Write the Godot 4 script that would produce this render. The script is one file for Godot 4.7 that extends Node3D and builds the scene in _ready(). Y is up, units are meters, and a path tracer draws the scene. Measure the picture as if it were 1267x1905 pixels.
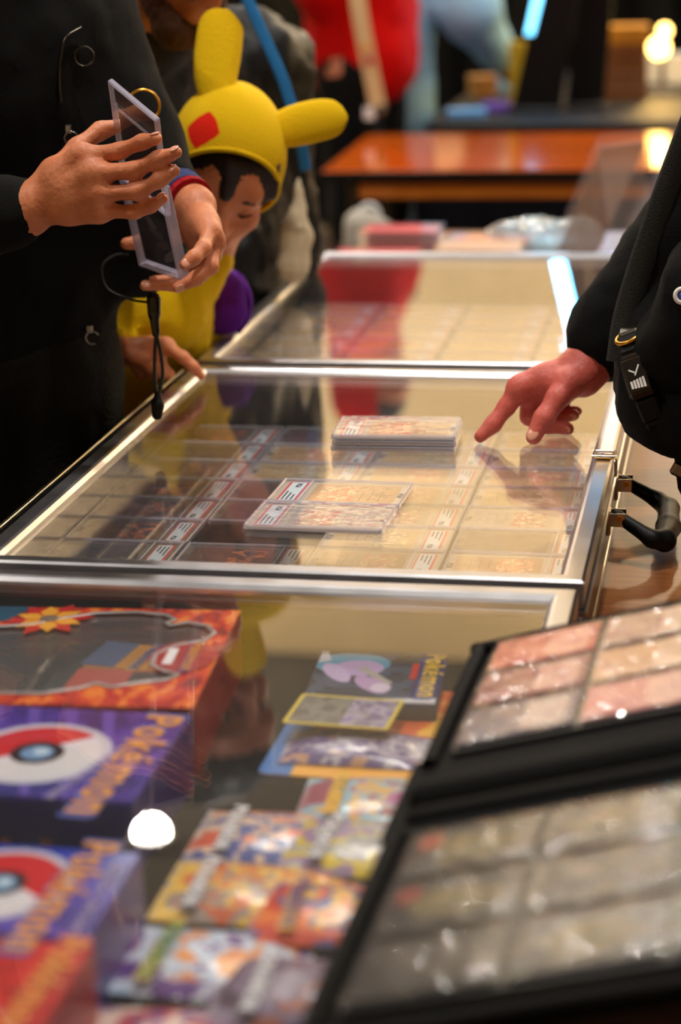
extends Node3D

# Table of trading cards at a fair. y = 0 is the glass of the middle display case, x runs across the case, -z away from the camera.
const FLOOR_Y := -0.83
const TABLE_Y := -0.078
var rng := RandomNumberGenerator.new()
var taken := {}
var M := {}
var fnt: SystemFont
var wob := FastNoiseLite.new()

func _ready() -> void:
	rng.seed = 11
	wob.seed = 4
	wob.frequency = 1.0
	fnt = SystemFont.new()
	fnt.font_names = PackedStringArray(["Droid Sans"])
	fnt.font_weight = 700
	camera_and_light()
	make_materials()
	build_room()
	build_tables()
	build_cases()
	fill_middle_case()
	fill_far_case()
	fill_near_case()
	build_binder()
	build_far_end()
	build_background()
	build_people()

func camera_and_light() -> void:
	var cam := Camera3D.new()
	cam.name = "camera"
	var yaw := 0.1952
	var pitch := 0.2911
	var roll := -0.0268
	var fw := Vector3(-sin(yaw) * cos(pitch), -sin(pitch), -cos(yaw) * cos(pitch))
	var rt := Vector3(cos(yaw), 0, -sin(yaw))
	var up := rt.cross(fw)
	var r2 := cos(roll) * rt + sin(roll) * up
	var u2 := -sin(roll) * rt + cos(roll) * up
	cam.transform = Transform3D(Basis(r2, u2, -fw), Vector3(0.6634, 0.5809, 1.7258))
	cam.fov = rad_to_deg(2.0 * atan(952.5 / 3821.5))
	cam.near = 0.05
	cam.far = 60.0
	var att := CameraAttributesPhysical.new()
	att.frustum_focal_length = 12.0 * 3821.5 / 952.5
	att.frustum_focus_distance = 2.08
	att.exposure_aperture = 2.3
	att.exposure_multiplier = 1.0
	cam.attributes = att
	add_child(cam)
	cam.current = true
	var we := WorldEnvironment.new()
	we.name = "environment"
	var e := Environment.new()
	e.background_mode = Environment.BG_COLOR
	e.background_color = Color(0.02, 0.02, 0.02)
	e.tonemap_mode = Environment.TONE_MAPPER_LINEAR
	e.tonemap_exposure = 1.65
	e.sdfgi_enabled = true
	e.ssao_enabled = true
	e.ssil_enabled = true
	we.environment = e
	add_child(we)
	# recessed round ceiling lamps: over the tables, then unseen globe lights added to brighten the far wall
	for p in [[-1.65, -5.75, 2.8], [-1.62, -7.2, 1.4], [1.3, -5.2, 2.2], [-0.6, -3.6, 3.4], [-2.3, -2.6, 1.6], [1.3, -2.2, 2.2], [-1.9, 0.5, 2.4], [0.35, -0.4, 3.6], [1.8, 0.4, 1.8]]:
		ceiling_lamp(Vector3(p[0], 3.13, p[1]), p[2], Color(1.0, 0.965, 0.92), 74.0)
	for x in [-4.4, -2.75, 0.75, 2.6, 4.4]:
		added_wall_light(Vector3(x, 2.60, -6.75), 2.3, Color(1.0, 0.90, 0.74))

# ---------------------------------------------------------------- naming
func numbered(n: String) -> String:
	if not taken.has(n):
		taken[n] = 0
		return n
	taken[n] += 1
	return "%s_%03d" % [n, taken[n]]

func tag(o: Node, label: String, cat: String, group := "") -> void:
	o.set_meta("label", label)
	o.set_meta("category", cat)
	if group != "":
		o.set_meta("group", group)

func thing(n: String, label: String, cat: String, at := Vector3.ZERO, turn := 0.0, group := "") -> Node3D:
	var o := Node3D.new()
	o.name = numbered(n)
	add_child(o)
	o.position = at
	o.rotation.y = turn
	tag(o, label, cat, group)
	return o

func part(parent: Node, n: String, m: Mesh, mat: Material, at := Vector3.ZERO, rot := Vector3.ZERO) -> MeshInstance3D:
	var o := MeshInstance3D.new()
	o.name = n
	o.mesh = m
	o.material_override = mat
	parent.add_child(o, true)
	o.position = at
	o.rotation = rot
	return o

func struct(n: String, m: Mesh, mat: Material, at := Vector3.ZERO) -> MeshInstance3D:
	var o := part(self, numbered(n), m, mat, at)
	o.set_meta("kind", "structure")
	return o

func copy(src: Node3D, at: Vector3, turn: float, label := "") -> Node3D:
	var base: String = src.get_meta("base_name") if src.has_meta("base_name") else String(src.name)
	var o: Node3D = src.duplicate()
	o.name = numbered(base)
	add_child(o)
	o.position = at
	o.rotation = Vector3(0, turn, 0)
	if label != "":
		o.set_meta("label", label)
	return o

# ---------------------------------------------------------------- materials
func mat(c: Color, rough := 0.6, metal := 0.0, spec := 0.5) -> StandardMaterial3D:
	var m := StandardMaterial3D.new()
	m.albedo_color = c
	m.roughness = rough
	m.metallic = metal
	m.metallic_specular = spec
	return m

func pane(alpha := 0.02, c := Color(1, 1, 1), rough := 0.0) -> StandardMaterial3D:
	var m := StandardMaterial3D.new()
	m.albedo_color = Color(c.r, c.g, c.b, alpha)
	m.transparency = BaseMaterial3D.TRANSPARENCY_ALPHA
	m.roughness = rough
	m.metallic_specular = 0.5
	return m

func glow(c: Color, energy: float) -> StandardMaterial3D:
	var m := mat(c, 0.5)
	m.emission_enabled = true
	m.emission = c
	m.emission_energy_multiplier = energy
	return m

func noise_tex(freq: float, size := 512, octaves := 4, normal := false, strength := 4.0, a := Color.BLACK, b := Color.WHITE, sd := 1) -> NoiseTexture2D:
	var n := FastNoiseLite.new()
	n.frequency = freq
	n.seed = sd
	n.fractal_octaves = octaves
	var t := NoiseTexture2D.new()
	t.width = size
	t.height = size
	t.seamless = true
	t.noise = n
	if normal:
		t.as_normal_map = true
		t.bump_strength = strength
	else:
		var g := Gradient.new()
		g.set_color(0, a)
		g.set_color(1, b)
		t.color_ramp = g
	return t

func cloth(c: Color, scale := 60.0, rough := 0.9, bump := 0.6, sheen := 0.25) -> StandardMaterial3D:
	var m := mat(c, rough, 0.0, 0.3)
	m.uv1_triplanar = true
	m.uv1_scale = Vector3.ONE * scale / 10.0
	m.normal_enabled = true
	m.normal_texture = M.weave
	m.normal_scale = bump
	m.rim_enabled = sheen > 0.0
	m.rim = sheen
	m.rim_tint = 0.7
	return m

func skin(c: Color) -> StandardMaterial3D:
	var m := mat(c, 0.5, 0.0, 0.45)
	m.subsurf_scatter_enabled = true
	m.subsurf_scatter_strength = 0.12
	m.uv1_triplanar = true
	m.uv1_scale = Vector3.ONE * 9.0
	m.normal_enabled = true
	m.normal_texture = M.pores
	m.normal_scale = 0.35
	m.albedo_texture = M.mottle
	return m

func make_materials() -> void:
	M.weave = noise_tex(0.09, 256, 3, true, 6.0)
	M.pores = noise_tex(0.06, 256, 4, true, 4.0, Color.BLACK, Color.WHITE, 5)
	M.mottle = noise_tex(0.012, 256, 3, false, 1.0, Color(0.86, 0.78, 0.74), Color(1, 1, 1), 9)
	M.glass = pane(0.01)
	M.acrylic = pane(0.05, Color(0.93, 0.92, 1.0))
	M.film = pane(0.04)
	M.alu = mat(Color(0.80, 0.80, 0.82), 0.34, 1.0)
	M.alu.roughness_texture = noise_tex(0.02, 256, 3, false, 1.0, Color(0.82, 0.82, 0.82), Color(1, 1, 1), 3)
	M.alu.uv1_triplanar = true
	M.alu.uv1_scale = Vector3(3, 3, 3)
	M.inner_alu = mat(Color(0.80, 0.80, 0.82), 0.16, 1.0)
	M.chrome = mat(Color(0.85, 0.84, 0.80), 0.15, 1.0)
	M.brass = mat(Color(0.86, 0.64, 0.26), 0.28, 1.0)
	M.steel = mat(Color(0.6, 0.6, 0.62), 0.25, 1.0)
	M.gunmetal = mat(Color(0.30, 0.28, 0.25), 0.3, 1.0)
	M.black = mat(Color(0.07, 0.07, 0.075), 0.45)
	M.black_gloss = mat(Color(0.05, 0.05, 0.055), 0.2)
	M.black_board = mat(Color(0.045, 0.045, 0.05), 0.5, 0.0, 0.3)
	M.black_rubber = mat(Color(0.045, 0.045, 0.048), 0.5, 0.0, 0.3)
	M.black_felt = mat(Color(0.055, 0.05, 0.05), 0.95, 0.0, 0.2)
	M.side_panel = mat(Color(0.12, 0.09, 0.08), 0.3)
	M.white = mat(Color(0.92, 0.92, 0.92), 0.4)
	M.label_white = mat(Color(0.80, 0.86, 0.90), 0.35)
	M.label_red = mat(Color(0.80, 0.10, 0.09), 0.35)
	M.label_ink = mat(Color(0.10, 0.12, 0.22), 0.5)
	M.frost = mat(Color(0.36, 0.34, 0.34), 0.3)
	M.frost_light = mat(Color(0.72, 0.68, 0.62), 0.3)
	M.slab_rim = mat(Color(0.74, 0.73, 0.82), 0.12)
	M.gold_print = mat(Color(0.88, 0.58, 0.10), 0.35)
	M.yellow_print = mat(Color(0.95, 0.78, 0.12), 0.4)
	M.white_print = mat(Color(0.92, 0.92, 0.94), 0.4)
	M.lilac_print = mat(Color(0.66, 0.62, 0.82), 0.4)
	M.blue_print = mat(Color(0.16, 0.28, 0.66), 0.4)
	M.cardboard = mat(Color(0.62, 0.45, 0.28), 0.85)
	# brown laminate of the long table, orange lacquered wood of the table behind
	M.table = grain(Color(0.42, 0.235, 0.12), Color(0.54, 0.33, 0.18), 0.36, 3.0, 21)
	M.table.metallic_specular = 0.32
	M.orange_wood = grain(Color(0.66, 0.27, 0.05), Color(0.78, 0.37, 0.10), 0.10, 2.0, 22)
	M.apron_wood = grain(Color(0.72, 0.38, 0.08), Color(0.86, 0.50, 0.14), 0.35, 2.0, 23)
	M.crate_wood = grain(Color(0.50, 0.28, 0.10), Color(0.66, 0.40, 0.16), 0.6, 6.0, 24)
	M.navy_cloth = cloth(Color(0.06, 0.07, 0.11), 40.0, 0.55, 0.3, 0.2)
	M.wall = mat(Color(0.92, 0.84, 0.69), 0.85)
	M.wall.uv1_world_triplanar = true
	M.wall.uv1_triplanar = true
	M.wall.uv1_scale = Vector3.ONE * 0.6
	M.wall.albedo_texture = noise_tex(0.01, 256, 4, false, 1.0, Color(0.93, 0.93, 0.93), Color(1, 1, 1), 31)
	M.ceiling = mat(Color(0.43, 0.43, 0.44), 0.9)
	M.floor = grain(Color(0.20, 0.15, 0.12), Color(0.28, 0.21, 0.17), 0.5, 1.0, 25)
	M.floor.uv1_world_triplanar = true

func grain(a: Color, b: Color, rough: float, scale: float, sd: int) -> StandardMaterial3D:
	var m := mat(Color.WHITE, rough)
	m.albedo_texture = noise_tex(0.02, 512, 5, false, 1.0, a, b, sd)
	m.uv1_triplanar = true
	m.uv1_scale = Vector3(scale * 0.35, scale, scale * 4.0)
	return m

# ---------------------------------------------------------------- shapes
func tri(st: SurfaceTool, a: Vector3, b: Vector3, c: Vector3, na: Vector3, nb: Vector3, nc: Vector3, ua := Vector2.ZERO, ub := Vector2.ZERO, uc := Vector2.ZERO) -> void:
	if (b - a).cross(c - a).dot(na + nb + nc) > 0.0:
		var t := b
		b = c
		c = t
		var tn := nb
		nb = nc
		nc = tn
		var tu := ub
		ub = uc
		uc = tu
	st.set_normal(na)
	st.set_uv(ua)
	st.add_vertex(a)
	st.set_normal(nb)
	st.set_uv(ub)
	st.add_vertex(b)
	st.set_normal(nc)
	st.set_uv(uc)
	st.add_vertex(c)

func quad(st: SurfaceTool, a: Vector3, b: Vector3, c: Vector3, d: Vector3, n: Vector3, u := [Vector2(0, 0), Vector2(1, 0), Vector2(1, 1), Vector2(0, 1)]) -> void:
	tri(st, a, b, c, n, n, n, u[0], u[1], u[2])
	tri(st, a, c, d, n, n, n, u[0], u[2], u[3])

func begin() -> SurfaceTool:
	var st := SurfaceTool.new()
	st.begin(Mesh.PRIMITIVE_TRIANGLES)
	return st

func box(x: float, y: float, z: float) -> BoxMesh:
	var b := BoxMesh.new()
	b.size = Vector3(x, y, z)
	return b

# a box with chamfered edges; the top face (+y) carries uv 0..1, u along x, v along z
func add_cbox(st: SurfaceTool, s: Vector3, c: float, at := Vector3.ZERO) -> void:
	var h := s * 0.5
	c = minf(c, minf(h.x, minf(h.y, h.z)) * 0.9)
	for ax in 3:
		var bx := (ax + 1) % 3
		var cx := (ax + 2) % 3
		for sg in [-1.0, 1.0]:
			var n := Vector3.ZERO
			n[ax] = sg
			var p := []
			var uv := []
			for k in [[-1, -1], [1, -1], [1, 1], [-1, 1]]:
				var q := Vector3.ZERO
				q[ax] = sg * h[ax]
				q[bx] = k[0] * (h[bx] - c)
				q[cx] = k[1] * (h[cx] - c)
				p.append(q + at)
				if ax == 1:
					uv.append(Vector2(q.x / s.x + 0.5, q.z / s.z + 0.5))
				else:
					uv.append(Vector2(0.01, 0.01))
			quad(st, p[0], p[1], p[2], p[3], n, uv)
	for ax in 3:
		var bx := (ax + 1) % 3
		var cx := (ax + 2) % 3
		for s1 in [-1.0, 1.0]:
			for s2 in [-1.0, 1.0]:
				var n := Vector3.ZERO
				n[bx] = s1
				n[cx] = s2
				n = n.normalized()
				var p := []
				for k in [[-1, 0], [1, 0], [1, 1], [-1, 1]]:
					var q := Vector3.ZERO
					q[ax] = k[0] * (h[ax] - c)
					q[bx] = s1 * (h[bx] - (c if k[1] == 1 else 0.0))
					q[cx] = s2 * (h[cx] - (0.0 if k[1] == 1 else c))
					p.append(q + at)
				quad(st, p[0], p[1], p[2], p[3], n, [Vector2(0.01, 0.01), Vector2(0.01, 0.01), Vector2(0.01, 0.01), Vector2(0.01, 0.01)])
	for sx in [-1.0, 1.0]:
		for sy in [-1.0, 1.0]:
			for sz in [-1.0, 1.0]:
				var n := Vector3(sx, sy, sz).normalized()
				var g := Vector3(sx, sy, sz)
				var a := Vector3(h.x, h.y - c, h.z - c) * g + at
				var b := Vector3(h.x - c, h.y, h.z - c) * g + at
				var d := Vector3(h.x - c, h.y - c, h.z) * g + at
				tri(st, a, b, d, n, n, n)

func cbox(x: float, y: float, z: float, c := 0.002) -> ArrayMesh:
	var st := begin()
	add_cbox(st, Vector3(x, y, z), c)
	return st.commit()

# outline in x, z (anything simple) raised from y0 to y1; uv over its bounds
func prism(poly: PackedVector2Array, y0: float, y1: float) -> ArrayMesh:
	var st := begin()
	var lo := poly[0]
	var hi := poly[0]
	for p in poly:
		lo = lo.min(p)
		hi = hi.max(p)
	var sz := hi - lo
	var idx := Geometry2D.triangulate_polygon(poly)
	for k in range(0, idx.size(), 3):
		for s in [0, 1]:
			var y := y1 if s == 1 else y0
			var n := Vector3.UP if s == 1 else Vector3.DOWN
			var v := []
			var u := []
			for j in 3:
				var q := poly[idx[k + j]]
				v.append(Vector3(q.x, y, q.y))
				u.append((q - lo) / sz)
			tri(st, v[0], v[1], v[2], n, n, n, u[0], u[1], u[2])
	var area := 0.0
	for i in poly.size():
		area += poly[i].cross(poly[(i + 1) % poly.size()])
	for i in poly.size():
		var a := poly[i]
		var b := poly[(i + 1) % poly.size()]
		var d := (b - a).normalized()
		var n := Vector3(d.y, 0, -d.x) * signf(area)
		quad(st, Vector3(a.x, y0, a.y), Vector3(b.x, y0, b.y), Vector3(b.x, y1, b.y), Vector3(a.x, y1, a.y), n, [Vector2(0.01, 0.01), Vector2(0.01, 0.01), Vector2(0.01, 0.01), Vector2(0.01, 0.01)])
	return st.commit()

func round_rect(x: float, z: float, r: float, seg := 4) -> PackedVector2Array:
	var out := PackedVector2Array()
	for k in 4:
		var c := Vector2((x / 2 - r) * (1 if k in [0, 3] else -1), (z / 2 - r) * (1 if k in [0, 1] else -1))
		for i in seg + 1:
			var a := PI / 2 * (k + float(i) / seg)
			out.append(c + Vector2(cos(a), sin(a)) * r)
	return out

func tube(pts: Array, radii: Array, sides := 10, flat := 1.0, side_dir := Vector3.UP) -> ArrayMesh:
	var st := begin()
	add_tube(st, pts, radii, sides, flat, side_dir)
	return st.commit()

func add_tube(st: SurfaceTool, pts: Array, radii: Array, sides := 10, flat := 1.0, side_dir := Vector3.UP) -> void:
	var rings := []
	var norms := []
	var n := pts.size()
	var ref := side_dir
	for i in n:
		var d: Vector3 = (pts[mini(i + 1, n - 1)] - pts[maxi(i - 1, 0)]).normalized()
		var a := ref - d * ref.dot(d)
		if a.length() < 0.05:
			a = Vector3.RIGHT - d * d.x
		a = a.normalized()
		ref = a
		var b := d.cross(a)
		var ring := []
		var nn := []
		for k in sides:
			var t := TAU * k / sides
			var r: float = radii[i]
			ring.append(pts[i] + a * cos(t) * r * flat + b * sin(t) * r)
			nn.append((a * cos(t) / flat + b * sin(t)).normalized())
		rings.append(ring)
		norms.append(nn)
	for i in n - 1:
		for k in sides:
			var j := (k + 1) % sides
			var u0 := Vector2(float(k) / sides, float(i) / (n - 1))
			var u1 := Vector2(float(k + 1) / sides, float(i) / (n - 1))
			var u2 := Vector2(float(k + 1) / sides, float(i + 1) / (n - 1))
			var u3 := Vector2(float(k) / sides, float(i + 1) / (n - 1))
			tri(st, rings[i][k], rings[i][j], rings[i + 1][j], norms[i][k], norms[i][j], norms[i + 1][j], u0, u1, u2)
			tri(st, rings[i][k], rings[i + 1][j], rings[i + 1][k], norms[i][k], norms[i + 1][j], norms[i + 1][k], u0, u2, u3)
	for e in [0, n - 1]:
		var d: Vector3 = (pts[0] - pts[1]).normalized() if e == 0 else (pts[n - 1] - pts[n - 2]).normalized()
		for k in sides:
			tri(st, pts[e], rings[e][k], rings[e][(k + 1) % sides], d, d, d)

func smooth(pts: Array, steps := 6) -> Array:
	var c := Curve3D.new()
	var n := pts.size()
	for i in n:
		var t: Vector3 = (pts[mini(i + 1, n - 1)] - pts[maxi(i - 1, 0)]) * 0.5 / 3.0 * (2.0 if i == 0 or i == n - 1 else 1.0)
		c.add_point(pts[i], -t, t)
	var out := []
	for i in n - 1:
		for s in steps:
			out.append(c.sample(i, float(s) / steps))
	out.append(pts[n - 1])
	return out

func fill_array(v: float, n: int) -> Array:
	var a := []
	a.resize(n)
	a.fill(v)
	return a

func torus(r: float, w: float, from := 0.0, to := TAU, sides := 8, seg := 28) -> ArrayMesh:
	var pts := []
	for i in seg + 1:
		var a := from + (to - from) * i / seg
		pts.append(Vector3(cos(a), sin(a), 0) * r)
	return tube(pts, fill_array(w, seg + 1), sides, 1.0, Vector3(0, 0, 1))

func lathe(prof: Array, seg := 24) -> ArrayMesh:   # prof: [radius, y] from bottom to top
	var st := begin()
	for i in prof.size() - 1:
		var a: Array = prof[i]
		var b: Array = prof[i + 1]
		var dn := Vector2(b[1] - a[1], -(b[0] - a[0])).normalized()
		for k in seg:
			var t0 := TAU * k / seg
			var t1 := TAU * (k + 1) / seg
			var d0 := Vector3(cos(t0), 0, sin(t0))
			var d1 := Vector3(cos(t1), 0, sin(t1))
			var n0 := d0 * dn.x + Vector3.UP * dn.y
			var n1 := d1 * dn.x + Vector3.UP * dn.y
			var p := [d0 * a[0] + Vector3.UP * a[1], d1 * a[0] + Vector3.UP * a[1], d1 * b[0] + Vector3.UP * b[1], d0 * b[0] + Vector3.UP * b[1]]
			if a[0] > 0.0:
				tri(st, p[0], p[1], p[2], n0, n1, n1)
			if b[0] > 0.0:
				tri(st, p[0], p[2], p[3], n0, n1, n0)
	return st.commit()

func ball(r: Vector3, seg := 16) -> SphereMesh:
	var s := SphereMesh.new()
	s.radius = r.x
	s.height = 2.0 * r.x
	s.radial_segments = seg
	s.rings = seg / 2
	return s

# lettering lying on a face that looks up: reads along +x, tops towards -z
func word(txt: String, height: float, depth := 0.0006, spacing := 1.0) -> TextMesh:
	var t := TextMesh.new()
	t.text = txt
	t.font = fnt
	t.font_size = 32
	t.pixel_size = height / 24.0
	t.depth = depth
	t.curve_step = 2.0
	return t

const FLAT := Vector3(-PI / 2, 0, 0)

# ---------------------------------------------------------------- bodies: bones joined by a smooth minimum, meshed as surface nets
# bone: [a, b, radius at a, radius at b]
func flesh(st: SurfaceTool, bones: Array, cell: float, k: float, fold := 0.0, fold_f := 12.0) -> void:
	var lo := Vector3.ONE * 1e9
	var hi := -lo
	for bn in bones:
		var r: float = maxf(bn[2], bn[3]) + 2.5 * cell + k
		for q in 2:
			lo = lo.min(bn[q] - Vector3.ONE * r)
			hi = hi.max(bn[q] + Vector3.ONE * r)
	var nx := int((hi.x - lo.x) / cell) + 2
	var ny := int((hi.y - lo.y) / cell) + 2
	var nz := int((hi.z - lo.z) / cell) + 2
	var acc := PackedFloat64Array()
	acc.resize(nx * ny * nz)
	for bn in bones:
		var a: Vector3 = bn[0]
		var ab: Vector3 = bn[1] - a
		var l2 := maxf(ab.length_squared(), 1e-9)
		var ra: float = bn[2]
		var dr: float = bn[3] - ra
		var m := maxf(ra, bn[3]) + 1.6 * cell + 1.2 * k
		var l: Vector3 = ((a.min(bn[1]) - Vector3.ONE * m) - lo) / cell
		var h: Vector3 = ((a.max(bn[1]) + Vector3.ONE * m) - lo) / cell
		for iz in range(maxi(0, int(l.z)), mini(nz - 1, int(h.z) + 1) + 1):
			for iy in range(maxi(0, int(l.y)), mini(ny - 1, int(h.y) + 1) + 1):
				var row := (iz * ny + iy) * nx
				for ix in range(maxi(0, int(l.x)), mini(nx - 1, int(h.x) + 1) + 1):
					var p := Vector3(lo.x + ix * cell, lo.y + iy * cell, lo.z + iz * cell) - a
					var t := clampf(p.dot(ab) / l2, 0.0, 1.0)
					var d := (p - ab * t).length() - ra - dr * t
					if d < 6.0 * k:
						acc[row + ix] += exp(minf(-d / k, 60.0))
	var far := 6.0 * k
	for i in acc.size():
		acc[i] = -k * log(acc[i]) if acc[i] > 1e-12 else far
	var vid := PackedInt32Array()
	vid.resize(nx * ny * nz)
	vid.fill(-1)
	var pos := PackedVector3Array()
	var nor := PackedVector3Array()
	var sy := nx
	var sz := nx * ny
	var off := [0, 1, sy, sy + 1, sz, sz + 1, sz + sy, sz + sy + 1]
	for iz in nz - 1:
		for iy in ny - 1:
			var row := iz * sz + iy * sy
			for ix in nx - 1:
				var i := row + ix
				var f0 := acc[i]
				if f0 >= far and acc[i + sz + sy + 1] >= far:
					continue
				var neg := 0
				for o in off:
					if acc[i + o] < 0.0:
						neg += 1
				if neg == 0 or neg == 8:
					continue
				var f: Array[float] = []
				for o in off:
					f.append(acc[i + o])
				var s := Vector3.ZERO
				var n := 0
				for e in [[0, 1], [2, 3], [4, 5], [6, 7], [0, 2], [1, 3], [4, 6], [5, 7], [0, 4], [1, 5], [2, 6], [3, 7]]:
					var fa := f[e[0]]
					var fb := f[e[1]]
					if (fa < 0.0) != (fb < 0.0):
						var t := fa / (fa - fb)
						var qa := Vector3(e[0] & 1, (e[0] >> 1) & 1, e[0] >> 2)
						var qb := Vector3(e[1] & 1, (e[1] >> 1) & 1, e[1] >> 2)
						s += qa.lerp(qb, t)
						n += 1
				s /= n
				var g := Vector3(f[1] + f[3] + f[5] + f[7] - f[0] - f[2] - f[4] - f[6], f[2] + f[3] + f[6] + f[7] - f[0] - f[1] - f[4] - f[5], f[4] + f[5] + f[6] + f[7] - f[0] - f[1] - f[2] - f[3]).normalized()
				vid[i] = pos.size()
				var w := lo + (Vector3(ix, iy, iz) + s) * cell
				pos.append(w)
				nor.append(g)
	if fold > 0.0:
		for i in pos.size():
			var w := pos[i] * fold_f
			var v := wob.get_noise_3dv(w * Vector3(1.0, 0.55, 1.0)) + 0.5 * wob.get_noise_3dv(w * 2.3)
			pos[i] += nor[i] * v * fold
	var faces := PackedInt32Array()
	for iz in range(1, nz - 1):
		for iy in range(1, ny - 1):
			var row := iz * sz + iy * sy
			for ix in range(1, nx - 1):
				var i := row + ix
				var f0 := acc[i]
				if f0 >= far:
					continue
				var inside := f0 < 0.0
				if (acc[i + 1] < 0.0) != inside:
					faces.append_array([vid[i], vid[i - sy], vid[i - sy - sz], vid[i - sz]])
				if (acc[i + sy] < 0.0) != inside:
					faces.append_array([vid[i], vid[i - 1], vid[i - 1 - sz], vid[i - sz]])
				if (acc[i + sz] < 0.0) != inside:
					faces.append_array([vid[i], vid[i - 1], vid[i - 1 - sy], vid[i - sy]])
	if fold > 0.0:   # the folds bend the surface: normals from the faces
		var sum := PackedVector3Array()
		sum.resize(pos.size())
		for q in range(0, faces.size(), 4):
			if faces[q] < 0 or faces[q + 1] < 0 or faces[q + 2] < 0 or faces[q + 3] < 0:
				continue
			var c := (pos[faces[q + 2]] - pos[faces[q]]).cross(pos[faces[q + 3]] - pos[faces[q + 1]])
			if c.dot(nor[faces[q]] + nor[faces[q + 2]]) < 0.0:
				c = -c
			for j in 4:
				sum[faces[q + j]] += c
		for i in pos.size():
			if sum[i].length() > 1e-12:
				nor[i] = sum[i].normalized()
	for q in range(0, faces.size(), 4):
		var a := faces[q]
		var b := faces[q + 1]
		var c := faces[q + 2]
		var d := faces[q + 3]
		if a < 0 or b < 0 or c < 0 or d < 0:
			continue
		tri(st, pos[a], pos[b], pos[c], nor[a], nor[b], nor[c])
		tri(st, pos[a], pos[c], pos[d], nor[a], nor[c], nor[d])

func flesh_mesh(bones: Array, cell: float, k: float, fold := 0.0, fold_f := 12.0) -> ArrayMesh:
	var st := begin()
	flesh(st, bones, cell, k, fold, fold_f)
	return st.commit()

# ---------------------------------------------------------------- printed pictures
func pic(w: int, h: int, c: Color) -> Image:
	var im := Image.create(w, h, false, Image.FORMAT_RGB8)
	im.fill(c)
	return im

func ell(im: Image, cx: float, cy: float, rx: float, ry: float, c: Color, turn := 0.0) -> void:
	var w := im.get_width()
	var h := im.get_height()
	var r := maxf(rx * w, ry * h)
	var ca := cos(turn)
	var sa := sin(turn)
	for y in range(maxi(0, int(cy * h - r)), mini(h, int(cy * h + r) + 1)):
		for x in range(maxi(0, int(cx * w - r)), mini(w, int(cx * w + r) + 1)):
			var dx := x - cx * w
			var dy := y - cy * h
			var a := (dx * ca + dy * sa) / (rx * w)
			var b := (-dx * sa + dy * ca) / (ry * h)
			if a * a + b * b < 1.0:
				im.set_pixel(x, y, c)

func rect(im: Image, x: float, y: float, w: float, h: float, c: Color) -> void:
	im.fill_rect(Rect2i(int(x * im.get_width()), int(y * im.get_height()), maxi(1, int(w * im.get_width())), maxi(1, int(h * im.get_height()))), c)

func poly(im: Image, pts: Array, c: Color) -> void:
	var w := im.get_width()
	var h := im.get_height()
	var pp := PackedVector2Array()
	var lo := Vector2(1e9, 1e9)
	var hi := -lo
	for p in pts:
		var q := Vector2(p[0] * w, p[1] * h)
		pp.append(q)
		lo = lo.min(q)
		hi = hi.max(q)
	for y in range(maxi(0, int(lo.y)), mini(h, int(hi.y) + 1)):
		for x in range(maxi(0, int(lo.x)), mini(w, int(hi.x) + 1)):
			if Geometry2D.is_point_in_polygon(Vector2(x + 0.5, y + 0.5), pp):
				im.set_pixel(x, y, c)

# swirls of a few colours, the way busy card art reads from a distance
func swirl(im: Image, x0: float, y0: float, x1: float, y1: float, cols: Array, f: float, sd: int, mixin := 1.0) -> void:
	var n := FastNoiseLite.new()
	n.seed = sd
	n.frequency = f
	n.domain_warp_enabled = true
	n.domain_warp_amplitude = 40.0
	n.domain_warp_frequency = f * 0.6
	var w := im.get_width()
	var h := im.get_height()
	for y in range(int(y0 * h), int(y1 * h)):
		for x in range(int(x0 * w), int(x1 * w)):
			var v := clampf(n.get_noise_2d(x * 256.0 / w, y * 256.0 / w) * 0.9 + 0.5, 0.0, 0.999) * cols.size()
			var c: Color = cols[int(v)]
			im.set_pixel(x, y, im.get_pixel(x, y).lerp(c, mixin))

func print_mat(im: Image, rough := 0.35) -> StandardMaterial3D:
	var m := mat(Color.WHITE, rough)
	m.albedo_texture = ImageTexture.create_from_image(im)
	m.texture_repeat = false
	return m

# ---------------------------------------------------------------- the room
func ceiling_lamp(at: Vector3, energy: float, c: Color, cone: float) -> void:
	var o := thing("ceiling_lamp", "round recessed white ceiling lamp over the hall", "ceiling lamp", at, 0.0, "round lamps in the ceiling")
	part(o, "trim_ring", lathe([[0.072, 0.02], [0.090, 0.0], [0.094, -0.006], [0.086, -0.012], [0.068, -0.004], [0.068, 0.02]], 28), mat(Color(0.9, 0.9, 0.88), 0.4))
	part(o, "lamp_disc", lathe([[0.0, -0.002], [0.066, -0.002], [0.066, 0.006], [0.0, 0.006]], 28), glow(c, 14.0 if energy < 5.0 else 5.0))
	var l := SpotLight3D.new()
	l.name = "lamp_light"
	l.light_color = c
	l.light_energy = energy
	l.light_size = 0.068
	l.spot_range = 14.0
	l.spot_attenuation = 2.0
	l.spot_angle = cone
	l.spot_angle_attenuation = 0.6
	l.shadow_enabled = true
	o.add_child(l)
	l.position = Vector3(0, -0.016, 0)
	l.rotation = Vector3(-PI / 2, 0, 0)

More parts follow.
